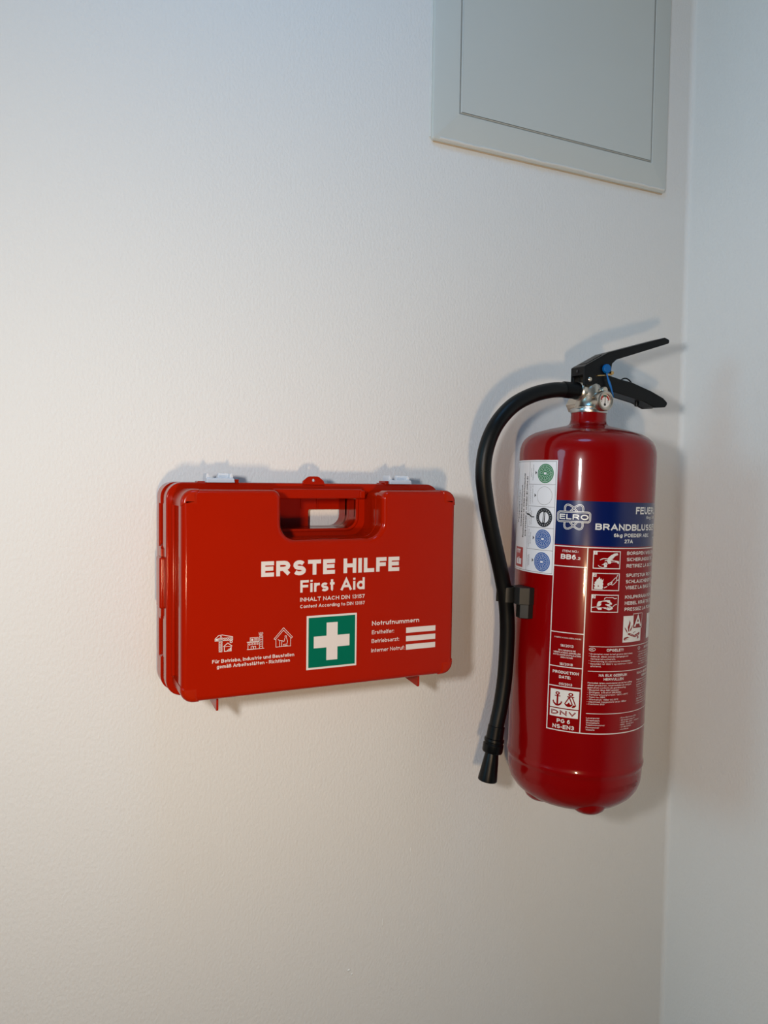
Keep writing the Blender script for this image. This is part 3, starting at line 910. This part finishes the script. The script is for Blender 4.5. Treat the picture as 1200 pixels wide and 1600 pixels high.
# certification mark: anchor and scales on a white field
p = Print(); p.rect(-89.4, 145.0, -55.7, 166.6); p.rect(-89.3, 134.2, -56.1, 143.7)
cyl_print('certification_field', p, 'label_white', 'white certification field')
p = Print()
ax, az = -80.6, 155.0
p.disc(ax, az + 7.0, 2.6, 1.0, lift=0.2, seg=18, rings=1, ky=0.8)
p.line([(ax - 3.3, az + 3.9), (ax + 3.3, az + 3.9)], 1.2, lift=0.2)
p.line([(ax, az + 5.0), (ax, az - 7.0)], 2.1, lift=0.22)
p.poly([(ax - 5.9, az - 2.6), (ax - 4.6, az - 1.4), (ax - 3.8, az - 4.0), (ax - 1.0, az - 6.0), (ax + 1.0, az - 6.0), (ax + 3.8, az - 4.0), (ax + 4.4, az - 1.6), (ax + 5.9, az - 2.8),
        (ax + 4.6, az - 5.8), (ax + 2.2, az - 7.8), (ax, az - 8.3), (ax - 2.2, az - 7.8), (ax - 4.6, az - 5.6)], lift=0.24)
bx = -65.2
p.disc(bx, az + 7.2, 2.9, 1.2, lift=0.2, seg=18, rings=1, ky=0.75)
p.line([(bx - 4.0, az + 4.3), (bx + 4.0, az + 4.3)], 1.3, lift=0.2)
p.line([(bx - 1.2, az + 4.6), (bx - 6.6, az - 4.4)], 1.3, lift=0.22); p.line([(bx - 1.6, az + 4.0), (bx + 2.2, az - 5.0)], 1.3, lift=0.22)
p.line([(bx + 1.6, az + 4.6), (bx + 5.8, az - 5.4)], 1.3, lift=0.22)
p.poly([(bx - 7.4, az - 3.9), (bx - 4.0, az - 4.6), (bx - 1.6, az - 2.0), (bx - 0.6, az - 4.4), (bx + 2.8, az - 4.9), (bx + 0.2, az - 7.6), (bx - 3.0, az - 7.9), (bx - 5.6, az - 6.6)], lift=0.24)
p.poly([(bx + 1.2, az - 7.6), (bx + 3.4, az - 5.0), (bx + 6.8, az - 5.6), (bx + 4.6, az - 7.9), (bx + 2.4, az - 8.4)], lift=0.24)
p.text('DNV', -87.6, 136.4, 5.6, x1=-58.2, bold=0.29, lift=0.2)
cyl_print('certification_mark', p, 'red_print', 'anchor and scales mark')
p = Print()
p.text('DNV', -86.9, 137.2, 4.2, x1=-58.9, bold=0.05, lift=0.3)
cyl_print('certification_letter_inlay', p, 'label_white')

# three instruction pictograms
def picto(z0, z1, num):
    p = Print(2.0)
    p.frame(-47.0, z0, -14.0, z1, 1.0)
    p.rect(-46.4, z1 - 4.6, -42.2, z1 - 0.5, lift=0.02)
    q = Print(2.0); q.text(num, -45.0, z1 - 3.8, 2.6, bold=0.16, lift=0.2)
    return p, q
p, q = picto(312.8, 333.8, '1')
p.poly([(-30.2, 325.2), (-26.6, 328.6), (-22.4, 331.0), (-18.4, 331.6), (-17.4, 330.6), (-17.4, 329.4), (-20.6, 328.2), (-23.2, 325.6), (-24.0, 323.4),
        (-20.0, 322.8), (-16.0, 322.2), (-15.6, 321.0), (-16.0, 318.9), (-17.2, 319.2), (-18.4, 320.6), (-22.0, 321.0), (-25.6, 320.6), (-26.0, 319.2), (-29.0, 318.8), (-30.0, 320.8), (-30.8, 322.4), (-33.8, 322.0), (-33.0, 322.9), (-29.4, 323.6), (-31.2, 324.4)])
p.poly([(-39.4, 322.9), (-38.8, 323.8), (-35.4, 325.4), (-30.0, 325.2), (-26.4, 323.8), (-30.4, 324.3), (-35.0, 324.4), (-38.4, 323.0)])
p.poly([(-37.0, 317.4), (-34.4, 319.0), (-33.2, 320.4), (-30.6, 320.2), (-29.8, 318.4), (-30.6, 317.0), (-30.4, 315.4), (-32.0, 314.6), (-34.2, 315.0), (-33.8, 316.2), (-34.6, 317.8)])
p.line([(-40.8, 316.9), (-39.4, 315.4), (-36.6, 314.6), (-34.2, 314.3), (-32.4, 315.4)], 0.7)
q.disc(-24.6, 324.6, 0.5, lift=0.22, seg=8, rings=1); q.line([(-32.8, 318.2), (-31.2, 318.8)], 0.6, lift=0.22)
pp = cyl_print('pictogram_panel', p, 'label_white', 'pictogram of the lever and safety pin')
cyl_print('pictogram_number', q, 'red_print')
p, q = picto(287.2, 308.0, '2')
p.poly([(-45.4, 288.8), (-44.0, 289.4), (-44.6, 291.4), (-43.2, 292.0), (-45.0, 294.6), (-43.6, 295.0), (-44.0, 297.0), (-42.2, 298.4), (-41.8, 300.2), (-40.2, 301.0), (-38.6, 303.6), (-38.0, 301.2), (-37.0, 300.4), (-36.6, 302.0), (-35.6, 299.6),
        (-34.8, 300.0), (-33.8, 301.2), (-34.2, 298.2), (-34.8, 296.6), (-33.8, 295.4), (-34.6, 293.2), (-34.0, 291.4), (-34.8, 289.4), (-33.8, 288.8)])
p.poly([(-33.0, 290.0), (-29.2, 291.8), (-28.9, 292.8), (-32.8, 291.2)])
p.line([(-28.6, 295.2), (-28.0, 293.8), (-23.6, 296.0), (-24.4, 297.6)], 0.75, closed=True)
p.line([(-24.0, 297.8), (-22.6, 299.2), (-19.8, 302.2), (-18.0, 303.0), (-16.4, 306.4)], 0.75)
p.line([(-25.6, 295.0), (-22.4, 294.2), (-18.6, 297.4), (-17.6, 300.0), (-16.6, 299.4), (-15.2, 300.6)], 0.75)
p.line([(-24.8, 296.2), (-22.6, 297.4)], 0.6); p.line([(-18.0, 303.0), (-17.4, 300.0)], 0.6)
q.poly([(-40.4, 292.2), (-39.6, 294.0), (-39.0, 292.2), (-39.6, 291.4)], lift=0.22)
cyl_print('pictogram_panel', p, 'label_white', 'pictogram of the hose aimed at a fire')
cyl_print('pictogram_number', q, 'red_print')
p, q = picto(261.6, 282.6, '3')
p.poly([(-46.4, 266.6), (-41.0, 267.4), (-39.6, 266.2), (-38.6, 264.8), (-34.6, 264.9), (-34.4, 267.4), (-31.6, 266.4), (-29.0, 265.6), (-26.0, 264.4), (-23.6, 265.0), (-21.0, 266.0), (-21.4, 268.2), (-24.0, 269.4), (-25.6, 271.0),
        (-22.4, 271.2), (-22.2, 272.8), (-24.4, 274.2), (-25.0, 276.2), (-29.6, 276.4), (-34.0, 275.4), (-38.4, 274.8), (-39.8, 272.6), (-40.4, 268.8), (-46.4, 267.6)])
p.line([(-31.8, 276.8), (-31.4, 278.4), (-29.6, 279.4), (-26.4, 279.2), (-21.4, 279.4), (-19.2, 278.0), (-16.4, 278.6)], 0.8)
p.line([(-21.4, 268.2), (-19.0, 270.6), (-16.2, 271.6)], 0.8)
for x in (-29.4, -27.2, -25.0): q.line([(x, 266.6), (x + 0.8, 268.8)], 0.55, lift=0.22)
q.line([(-33.0, 271.6), (-27.0, 271.8), (-25.6, 273.2)], 0.5, lift=0.22)
cyl_print('pictogram_panel', p, 'label_white', 'pictogram of hands squeezing the lever')
cyl_print('pictogram_number', q, 'red_print')
p = Print()
for t, z in (('BORGPEN WEGTREKKEN', 329.5), ('SICHERUNGSSTIFT ZIEHEN', 322.2), ('RETIREZ LA GOUPILLE', 314.6), ('SPUITSTUK RICHTEN', 303.4), ('SCHLAUCHENDE RICHTEN', 296.1),
             ('VISEZ LA BASE DU FEU', 289.0), ('KNIJPKRAAN INDRUKKEN', 277.8), ('HEBEL KRÄFTIG DRÜCKEN', 270.6), ('PRESSEZ LA POIGNÉE', 263.2)):
    p.text(t, -5.1, z, 4.1, bold=0.19, wide=1.06)
cyl_print('instruction_text', p, 'label_white')

# fire class field A (and the next one further round)
p = Print(2.0)
p.rect(-5.9, 226.0, 9.7, 257.3); p.rect(9.7, 226.0, 25.3, 241.8); p.frame(9.4, 241.6, 27.4, 259.6, 0.55, lift=0.03)
p.text('A', 0, 243.6, 13.6, bold=0.18, lift=0.05, center=18.6)
p.rect(41.4, 226.6, 57.0, 257.0)
cyl_print('fire_class_field', p, 'label_white', 'white fire class A field')
p = Print(2.0)
p.poly([(2.2, 238.6), (1.0, 244.0), (2.8, 248.0), (3.4, 252.4), (5.0, 249.0), (4.6, 245.4), (3.4, 241.6), (3.6, 238.6)], lift=0.2)
p.poly([(5.0, 239.2), (5.2, 241.6), (7.2, 243.6), (8.4, 246.6), (8.8, 244.0), (7.4, 241.6), (6.0, 239.2)], lift=0.2)
p.poly([(-3.6, 244.4), (-3.2, 242.0), (-1.0, 238.8), (1.0, 236.6), (0.0, 239.8), (-2.0, 242.4)], lift=0.2)
p.poly([(1.0, 235.4), (3.0, 237.0), (10.6, 234.6), (14.0, 233.2), (12.4, 231.8), (7.4, 232.8)], lift=0.2)
p.poly([(10.4, 232.2), (13.0, 234.0), (22.2, 236.8), (22.8, 234.6), (20.0, 232.6), (13.4, 231.2)], lift=0.22)
p.poly([(-4.6, 229.4), (-3.6, 231.6), (1.4, 232.6), (3.0, 231.6), (20.6, 231.8), (21.2, 230.2), (19.6, 229.2), (2.0, 229.0), (-3.6, 228.4)], lift=0.24)
p.line([(9.8, 236.2), (14.4, 238.4)], 0.6, lift=0.2)
cyl_print('fire_class_symbol', p, 'red_print', 'burning logs symbol')
p = Print(2.0)
p.line([(3.0, 231.2), (4.6, 229.8), (5.6, 231.0)], 0.4, lift=0.35); p.line([(7.0, 230.4), (18.0, 230.6)], 0.4, lift=0.35); p.line([(12.6, 232.6), (20.6, 234.4)], 0.4, lift=0.35)
p.line([(4.6, 235.2), (11.0, 233.6)], 0.35, lift=0.35)
cyl_print('fire_class_detail', p, 'label_white')

# fine print
p = Print()
p.line(ellipse(-43.2, 217.7, 3.6, 1.9, 0, 24), 0.5, closed=True); p.text('NL', -45.2, 216.9, 1.7, x1=-41.2, bold=0.18)
p.text('OPGELET!', -26.1, 215.7, 3.2, x1=-3.8, bold=0.20)
for t, z, x, x1 in (('* Drukmeter moet in het groene deel staan.', 211.6, -46.7, 11.4), ('* Gebruik alleen binnen aangegeven', 208.7, -46.7, 4), ('temperatuurbereik.', 205.8, -44.5, -14), ('* Voorzichtig bij elektrische installaties.', 202.9, -46.7, 8.5),
                    ('* Geschikt tot 1000 V op minimum 1 meter', 200.0, -46.7, 12), ('afstand.', 197.1, -44.5, -32)):
    p.text(t, x, z, 1.75, x1=x1, bold=0.17)
p.text('NA ELK GEBRUIK', -34.2, 185.9, 3.1, x1=3.6, bold=0.19)
p.text('HERVULLEN', -28.2, 181.3, 3.1, x1=-1.8, bold=0.19)
for t, z, x, x1 in (('Periodiek laten controleren en bij hervulling', 177.4, -46.8, 12), ('alleen producten, reservedelen en drijfgas', 174.6, -46.8, 11), ('gebruiken conform de goedkeuring.', 171.8, -46.8, 2.5),
                    ('- Blusstof: 6kg ABC-poeder', 169.0, -46.8, -7.5), ('- Drijfgas: stikstof (99,99%)', 166.2, -46.8, -5), ('- Temperatuurgrenzen: -30°C~+60°C', 163.4, -46.8, 6.5), ('- Type no.: BB6', 160.6, -46.8, -25.5),
                    ('- Werkdruk: 14Bar bij 20°C', 157.8, -46.8, -8), ('- Maximaal toegestane druk: 18Bar', 155.0, -46.8, 4), ('- Conform: EN3', 152.2, -46.8, -26)):
    p.text(t, x, z, 1.75, x1=x1, bold=0.17)
for k, (t, x1) in enumerate((('Leverancier', -31), ('Straatnaam', -31), ('Woonplaats', -31), ('Telefoonnummer', -24.3), ('Faxnummer', -31), ('Website', -36.4))):
    p.text(t, -46.8, 135.6 - 2.8 * k, 1.8, x1=x1, bold=0.17)
for k, (t, x1) in enumerate(((': Roos Electronics B.V.', 24), (': Bredeweg 9', 20.5), (': 4200 BA Elst - Holland', 30), (': 0900 - 20 88 88 8', 19), (': +31 180 83000', 14), (': www.elro.eu', 10))):
    p.text(t, -4.5, 135.2 - 2.75 * k, 1.6, x1=x1, bold=0.14)
p.line(ellipse(23.6, 217.2, 2.4, 1.8, 0, 20), 0.45, closed=True); p.text('D', 22.9, 216.3, 1.7, bold=0.16)
p.text('ACHTUNG!', 36, 215.4, 3.2, x1=58, bold=0.18)
for k, t in enumerate(('* Druckmesser muss im', '  grünen Bereich stehen.', '* Nur im angegebenen', '  Temperaturbereich.', '* Vorsicht bei Anlagen', '  bis 1000 V Abstand.')):
    p.text(t, 21, 211.8 - 2.9 * k, 1.6, x1=62, bold=0.14)
p.text('NACH JEDEM', 21.6, 185.8, 2.9, x1=52, bold=0.18); p.text('GEBRAUCH', 33, 181.4, 2.9, x1=58, bold=0.18)
for k, t in enumerate(('Regelmässig prüfen lassen', 'und bei Füllung nur die', 'zugelassenen Mittel und', 'Teile verwenden.', '- Löschmittel: 6kg ABC', '- Treibgas: Stickstoff', '- Temperaturgrenzen', '- Typ Nr.: BB6', '- Betriebsdruck 14Bar', '- Maximaldruck 18Bar', '- Konform: EN3')):
    p.text(t, 21.2, 178.2 - 2.9 * k, 1.6, x1=56, bold=0.14)
cyl_print('fine_print', p, 'label_white')

# ---------------- service sticker
p = Print(); p.rect(-187.0, 301.2, -92.4, 438.4)
stk = cyl_print('service_sticker', p, 'paper', 'white service sticker with round seals', base=0.4, parent=ext)
p = Print()
p.frame(-186.0, 302.6, -94.0, 436.9, 0.5)
p.rect(-135.8, 302.8, -135.3, 436.6)
for z in (408.8, 382.0, 356.5, 329.8): p.rect(-135.6, z, -94.3, z + 0.45)
cyl_print('sticker_lines', p, 'ink_grey', base=0.5, parent=stk)
def wheel(cz, mat, name, label):
    cx = -108.9
    a = Print(); a.disc(cx, cz, 11.6)
    cyl_print(name, a, mat, label, base=0.52, parent=stk)
    b = Print()
    b.disc(cx, cz, 10.2, 9.85, seg=40, rings=1)
    for k in range(14):
        t = 2 * PI * k / 14 + 0.1
        b.line([(cx + 3.0 * math.cos(t), cz + 3.0 * math.sin(t)), (cx + 9.3 * math.cos(t), cz + 9.2 * math.sin(t))], 0.4)
        t2 = t + PI / 14
        b.line([(cx + 6.8 * math.cos(t2), cz + 6.8 * math.sin(t2)), (cx + 8.8 * math.cos(t2), cz + 8.8 * math.sin(t2))], 0.42)
    b.rect(cx - 1.9, cz - 1.3, cx + 1.9, cz + 1.3)
    cyl_print('seal_spokes', b, 'paper', base=0.62, parent=stk)
wheel(422.2, 'seal_green', 'inspection_seal', 'green spoked inspection seal')
a = Print(); a.disc(-109.0, 395.4, 11.1, 10.8, rings=1); cyl_print('inspection_seal', a, 'ink_grey', 'empty seal circle', base=0.52, parent=stk)
a = Print(); cx, cz = -108.4, 369.4
a.disc(cx, cz, 11.6, 7.0, rings=2); a.poly([(cx - 2.0, cz - 7.2), (cx + 1.4, cz - 7.2), (cx + 2.0, cz + 7.2), (cx - 0.8, cz + 7.2)])
cyl_print('inspection_seal', a, 'ink', 'black ring seal with upright bar', base=0.52, parent=stk)
b = Print()
for k in range(22):
    t = 2 * PI * k / 22
    b.line([(cx + 8.3 * math.cos(t), cz + 8.3 * math.sin(t)), (cx + 10.1 * math.cos(t), cz + 10.1 * math.sin(t))], 0.36)
b.line([(cx - 0.2, cz - 6.0), (cx + 0.5, cz + 6.0)], 0.8)
cyl_print('seal_ticks', b, 'paper', base=0.62, parent=stk)
wheel(343.3, 'seal_blue', 'inspection_seal', 'upper blue spoked inspection seal')
wheel(315.8, 'seal_blue', 'inspection_seal', 'lower blue spoked inspection seal')
for z in (423.0, 395.6, 344.0, 316.6):
    a = Print(); a.poly([(-124.4, z - 2.3), (-121.8, z), (-124.4, z + 2.3)])
    cyl_print('pointer_arrow', a, 'ink', base=0.55, parent=stk)
a = Print()
a.poly([(-138.6, 371.6), (-134.0, 371.0), (-128.4, 368.4), (-123.4, 368.6), (-123.4, 369.8), (-128.0, 369.8), (-133.2, 372.8), (-138.4, 373.2)])
cyl_print('pen_mark', a, 'ink', 'black pen stroke', base=0.55, parent=stk)
a = Print()
a.text('0170-4745480  jc schindler-@t-online.de', -138.6, 344.5, 3.0, x1=-138.6 + 74, bold=0.22, rot=90)
a.text('Baumhofstrasse 116  97828 Marktheidenfeld', -145.0, 342.8, 3.0, x1=-145.0 + 79, bold=0.22, rot=90)
a.text('Schindler Brandschutztechnik', -151.6, 356.0, 3.0, x1=-151.6 + 52, bold=0.22, rot=90)
a.text('Feuerlöscher', -160.4, 361.0, 3.6, x1=-160.4 + 41, bold=0.22, rot=90)
a.text('Kundendienst für Feuerlöschgeräte und Anlagen', -170.8, 336.5, 2.6, x1=-170.8 + 93, bold=0.12, rot=90)
cyl_print('sticker_text', a, 'ink', base=0.55, parent=stk)
a = Print()
for s, z, w_, t in ((-127.6, 414.0, 19, 'Prüfplakette angebracht'), (-131.2, 418.0, 10, 'geprüft'), (-127.4, 385.6, 22, 'Löschmittel erneuert am'), (-131.4, 384.6, 23, 'Instandhaltung nächste'), (-128.0, 360.0, 17, 'Druckbehälter'), (-131.0, 359.0, 21, 'innere Prüfung fällig'),
                    (-128.4, 336.0, 14, 'nächste Prüfung'), (-131.4, 332.0, 22, 'wiederkehrende Prüfung'), (-129.4, 310.0, 13, 'Betriebsmittel'), (-131.6, 308.0, 14, 'Instandhaltung')):
    a.text(t, s, z, 1.6, x1=s + w_, bold=0.12, rot=90)
cyl_print('sticker_small_text', a, 'ink_grey', base=0.55, parent=stk)
a = Print(); a.rect(-168.6, 305.4, -144.2, 330.0)
cyl_print('company_mark', a, 'sticker_red', 'red company mark', base=0.52, parent=stk)
a = Print()
for x in (-163.0, -158.6, -154.2): a.line([(x, 322.4), (x - 1.0, 325.6), (x + 1.6, 327.4), (x + 3.0, 325.0), (x + 2.0, 322.2), (x + 3.8, 327.6)], 1.1)
a.rect(-163.4, 308.6, -156.6, 315.4); a.rect(-155.2, 308.6, -147.6, 316.0); a.line([(-160.6, 315.6), (-153.0, 317.4)], 0.9); a.rect(-157.0, 308.6, -155.0, 310.2)
cyl_print('company_mark_print', a, 'paper', base=0.62, parent=stk)

# ---------------- valve and gauge
add('neck_ring', lathe([(20, 501.0), (22.6, 501.0), (23.0, 502.0), (23.0, 505.2), (22.4, 506.2), (18, 506.4), (0, 506.4)], 48), 'steel', ext, label='bright steel ring on the neck')
vb = [lathe([(19.0, 505), (19.4, 508), (17.2, 510.5), (16.4, 516), (16.0, 524), (15.4, 531), (13.6, 536), (11.6, 539), (0, 539)], 36),
      lathe([(10.4, -8), (10.4, 11), (11.6, 12.5), (11.6, 17), (9.6, 18.5), (8.0, 22), (0, 22)], 28, center=(0, 0, 527.5), axis='x'),
      lathe([(0, -36), (7.4, -36), (10.0, -33.4), (10.2, -27), (9.4, -25), (9.4, 11), (10.4, 13), (10.4, 18), (0, 18)], 6, center=(0, 0, 513.5), axis='y', angle=20),
      lathe([(9.0, -31), (9.2, 16), (7.6, 24), (0, 24)], 28, center=(0, 0, 513.5), axis='y'),
      lathe([(4.6, 0), (4.6, 19.0), (3.8, 20.2), (0, 20.2)], 20, center=(7.5, 0, 529.5), axis='y'),
      box(-9.5, 9.5, -9.4, 9.4, 530, 553, 2.0)]
valve = add('valve_body', join_meshes(vb), 'nickel', ext, label='nickel-plated valve body')
gz = 514.8
gauge = add('pressure_gauge', lathe([(0, 17), (10.2, 17), (12.0, 18.2), (12.6, 20.5), (12.6, 29.0), (12.0, 30.6), (10.4, 31.4), (8.6, 30.8), (8.0, 28.6), (0, 28.6)], 48, center=(0, 0, gz), axis='y'), 'nickel', ext, label='round pressure gauge')
def gauge_print(name, pr_, mat, y):
    pr_.v = [(a, b, l) for a, b, l in pr_.v]
    return add(name, pr_.flat(y), mat, gauge)
g = Print(30); g.disc(0, gz, 8.0, seg=40); gauge_print('dial', g, 'dial', -28.75)
def arc_band(pp_, r0, r1, a0, a1, lift):
    n = 12
    pts = [(r1 * math.cos(a0 + (a1 - a0) * k / n), gz + r1 * math.sin(a0 + (a1 - a0) * k / n)) for k in range(n + 1)]
    pts += [(r0 * math.cos(a1 + (a0 - a1) * k / n), gz + r0 * math.sin(a1 + (a0 - a1) * k / n)) for k in range(n + 1)]
    pp_.poly(pts, lift)
g = Print(30); arc_band(g, 4.9, 7.3, math.radians(65), math.radians(118), 0.1); gauge_print('dial_green_zone', g, 'dial_green', -28.75)
g = Print(30); arc_band(g, 4.9, 7.3, math.radians(118), math.radians(170), 0.1); arc_band(g, 4.9, 7.3, math.radians(10), math.radians(65), 0.1); gauge_print('dial_red_zone', g, 'dial_red', -28.75)
g = Print(30); g.poly([(-0.7, gz - 5.0), (0.7, gz - 5.0), (0.5, gz + 5.8), (-0.1, gz + 5.8)], 0.3)
g.disc(0, gz - 4.6, 1.7, lift=0.32, seg=16, rings=1)
for x, z in ((-5.0, 0.6), (4.8, 0.2)): g.rect(x - 1.2, gz + z - 0.3, x + 1.2, gz + z + 0.3, 0.2); g.rect(x - 0.9, gz + z - 2.2, x + 0.9, gz + z - 1.7, 0.2)
gauge_print('needle', g, 'ink', -28.75)

# ---------------- levers, pin, seal
up = [(-20.5, 533.5, 1), (-20.5, 557.5, 2), (-17.5, 559.5, 1), (17, 578.5, 6), (110, 607.3, 3), (118.5, 605.2, 3), (117.6, 600.4, 2.5), (30, 570.4, 5), (23.2, 564.6, 2), (21.6, 553.0, 2), (12.0, 550.0, 2), (-8, 536, 2)]
cheek_n = plate(roundpoly(up, 4), -13.2, -10.4, 0.9)
cheek_f = plate(roundpoly(up, 4), 10.4, 13.2, 0.9)
top = plate(roundpoly([(-20.5, 547.0, 1), (-20.5, 557.5, 2), (-17.5, 559.5, 1), (17, 578.5, 6), (110, 607.3, 3), (118.5, 605.2, 3), (117.6, 601.0, 2.5), (30, 574.6, 5), (15, 569, 2), (-8, 557, 2), (-12, 547, 1)], 4), -12.6, 12.6, 1.4)
lev = add('squeeze_lever', join_meshes([cheek_n, cheek_f, top]), 'black_plastic', ext, label='black upper squeeze lever')
add('lever_recess', plate(roundpoly([(-13, 562.6, 0.3), (11, 575.9, 0.3), (11, 574.0, 0.3), (-13, 560.6, 0.3)], 2), -7, 7, 0.2), 'rubber', lev)
add('lever_rivet', lathe([(0, 0), (1.9, 0), (1.7, 1.0), (0, 1.4)], 16, center=(-20.6, 0, 552.5), axis='x'), 'ink', lev)
low = [(-19.5, 537.5, 1), (-19.5, 547, 2), (0, 549.5, 2), (22, 549.4, 3), (38, 546.6, 5), (58, 544.4, 20), (92, 535.8, 30), (113, 528.6, 10), (121.8, 522.6, 4.5), (117.6, 516.8, 5), (99, 514.8, 8), (80, 521.2, 26), (28, 529.6, 14), (-4, 534.6, 6)]
lc_n = plate(roundpoly(low, 5), -12.6, -8.6, 1.3)
lc_f = plate(roundpoly(low, 5), 8.6, 12.6, 1.3)
lbot = plate(roundpoly([(20, 531, 1), (20, 538, 1), (60, 532.5, 6), (92, 525.2, 10), (112, 526.6, 4), (120.6, 523.4, 3), (117.2, 517.8, 4), (99, 515.6, 6), (79, 521.8, 10), (28, 530.0, 6)], 5), -12.2, 12.2, 1.3)
han = add('carry_handle', join_meshes([lc_n, lc_f, lbot]), 'black_plastic', ext, label='black lower carrying handle')
add('handle_peg', lathe([(0, 0), (2.6, 0.6), (3.0, 3), (2.6, 8), (0, 8)], 16, center=(79, 0, 515.5)), 'black_plastic', han)
loop = catmull([(44, -6, 545.5), (48, -6, 548.6), (55, -5, 549.8), (62, -4, 547.4), (67, -4, 542.6)], 6)
add('wire_loop', tube(loop, 0.9, 10), 'black_plastic', han)
add('pivot_rivet', lathe([(0, 13.0), (2.9, 13.0), (2.8, 14.0), (2.0, 14.8), (0, 15.0)], 20, center=(-11.8, 0, 542.0), axis='y'), 'nickel', ext, label='nickel pivot rivet')
pin = add('safety_pin', tube([(-1, -14.2, 547.3), (10, -14.4, 548.8), (21, -14.6, 550.6)], 1.0, 12), 'brass', ext, label='thin brass safety pin')
add('pin_eye', lathe([(0, 12.5), (2.3, 12.5), (2.3, 16.0), (0, 16.5)], 16, center=(21.6, 0, 552.6), axis='y'), 'brass', pin)
seal = add('security_seal', lathe([(0, 13.3), (5.4, 13.3), (5.7, 13.8), (5.7, 17.0), (5.2, 17.6), (0, 17.8)], 10, center=(12.3, 0, 557.0), axis='y', angle=20), 'seal_strap', ext, label='blue plastic security seal')
strap_prof = [(11.6, -16.4, 551.6), (13.2, -17.0, 546), (15.2, -17.8, 540), (17.2, -19.0, 534), (19.2, -20.0, 527), (20.6, -20.6, 521)]
add('seal_tail', tube(catmull(strap_prof, 5), lambda t: 0.9 + 0.7 * math.exp(-((t - 0.45) / 0.2) ** 2), 10), 'seal_strap', seal)

# ---------------- hose
hose_pts = [(-20, 0, 528), (-40, 0, 527.6), (-61.4, 0, 525.2), (-89.8, 0, 516.6), (-117.2, 0, 501.4), (-139.0, 0, 477.7), (-149.9, 2, 449.8), (-151.7, 4, 419.4), (-144.7, 7, 388.9), (-134.9, 10, 358.0), (-122.4, 14, 326.4), (-109.9, 18, 294.1),
            (-100.6, 20, 261.5), (-96.3, 21, 228.9), (-95.2, 22, 196.3), (-96.4, 22, 163.9), (-100.4, 22, 131.7), (-105.2, 22, 108.0), (-107.0, 22, 98.0)]
hose = add('hose', tube(catmull(hose_pts, 8), 9.5, 28), 'rubber', ext, label='black rubber hose')
add('hose_ferrule', lathe([(9.2, -2), (10.6, -1.2), (11.0, 1.0), (10.6, 2.6), (10.2, 4), (10.2, 20), (9.7, 21.4), (9.2, 21.6)], 32, center=(-21, 0, 528), axis='x'), 'black_plastic', hose)
def nozzle_dir(a, b):
    d = Vector(b) - Vector(a)
    return tuple(d.normalized())
na, nb = (-105.6, 22, 105.0), (-117.2, 22, 30.0)
nd = nozzle_dir(na, nb)
add('nozzle_sleeve', lathe([(9.6, 0), (10.4, 0.6), (10.6, 10), (10.9, 17.5), (0, 17.5)], 32, center=na, axis=nd), 'black_plastic', ext)
add('nozzle_collar', lathe([(10.5, 15.5), (12.4, 16.5), (12.6, 19.5), (11.8, 20.5), (11.8, 22.0), (12.9, 23.0), (12.9, 31.5), (12.0, 33.5), (8.5, 34.0), (0, 34.0)], 36, center=na, axis=nd), 'black_plastic', ext)
add('nozzle', lathe([(7.8, 32), (8.6, 36), (9.8, 46), (11.2, 60), (11.9, 66), (12.0, 68.5), (11.2, 69.5), (9.6, 69.5), (9.0, 62), (0, 56)], 36, center=na, axis=nd), 'black_plastic', ext)

# hose clip: ring round the hose, block on the cylinder
cxh, cyh = -100.4, 20.0
arc_o = [(cxh + 12.6 * math.cos(t), cyh + 12.6 * math.sin(t)) for t in [math.radians(-128 + 290 * k / 24) for k in range(25)]]
arc_i = [(cxh + 10.0 * math.cos(t), cyh + 10.0 * math.sin(t)) for t in [math.radians(162 - 290 * k / 24) for k in range(25)]]
ring = plate(arc_o + arc_i, 262, 281, 0.5, axis='z')
block_pts = [(-103.0, -1.0, 1), (-100.5, -8.0, 1), (-90.0, -14.0, 2), (-82.8, -14.0, 1), (-82.6, 18.0, 1), (-95.0, 13.0, 1)]
blk = plate(roundpoly(block_pts, 3), 262.0, 283.0, 0.8, axis='z')
blk2 = plate(roundpoly([(-98.0, -6.0, 1), (-90.4, -13.0, 2), (-82.9, -13.0, 1), (-83.2, 8.0, 1), (-95.0, 6.0, 1)], 3), 245.0, 263.5, 0.8, axis='z')
add('hose_clip', join_meshes([ring, blk, blk2]), 'clip_plastic', ext, label='black plastic hose clip on the cylinder')

# hook that carries the extinguisher, between its back and the wall
hk = plate(roundpoly([(-16, 395, 3), (16, 395, 3), (16, 455, 3), (-16, 455, 3)]), 99.5, 103.0, 0.8)
hk2 = plate(roundpoly([(-8, 420, 1), (8, 420, 1), (8, 428, 1), (-8, 428, 1)]), 82.0, 101.0, 0.6)
add('mounting_hook', join_meshes([hk, hk2]), 'steel', ext)

for r in ROOTS:
    del r['_m']
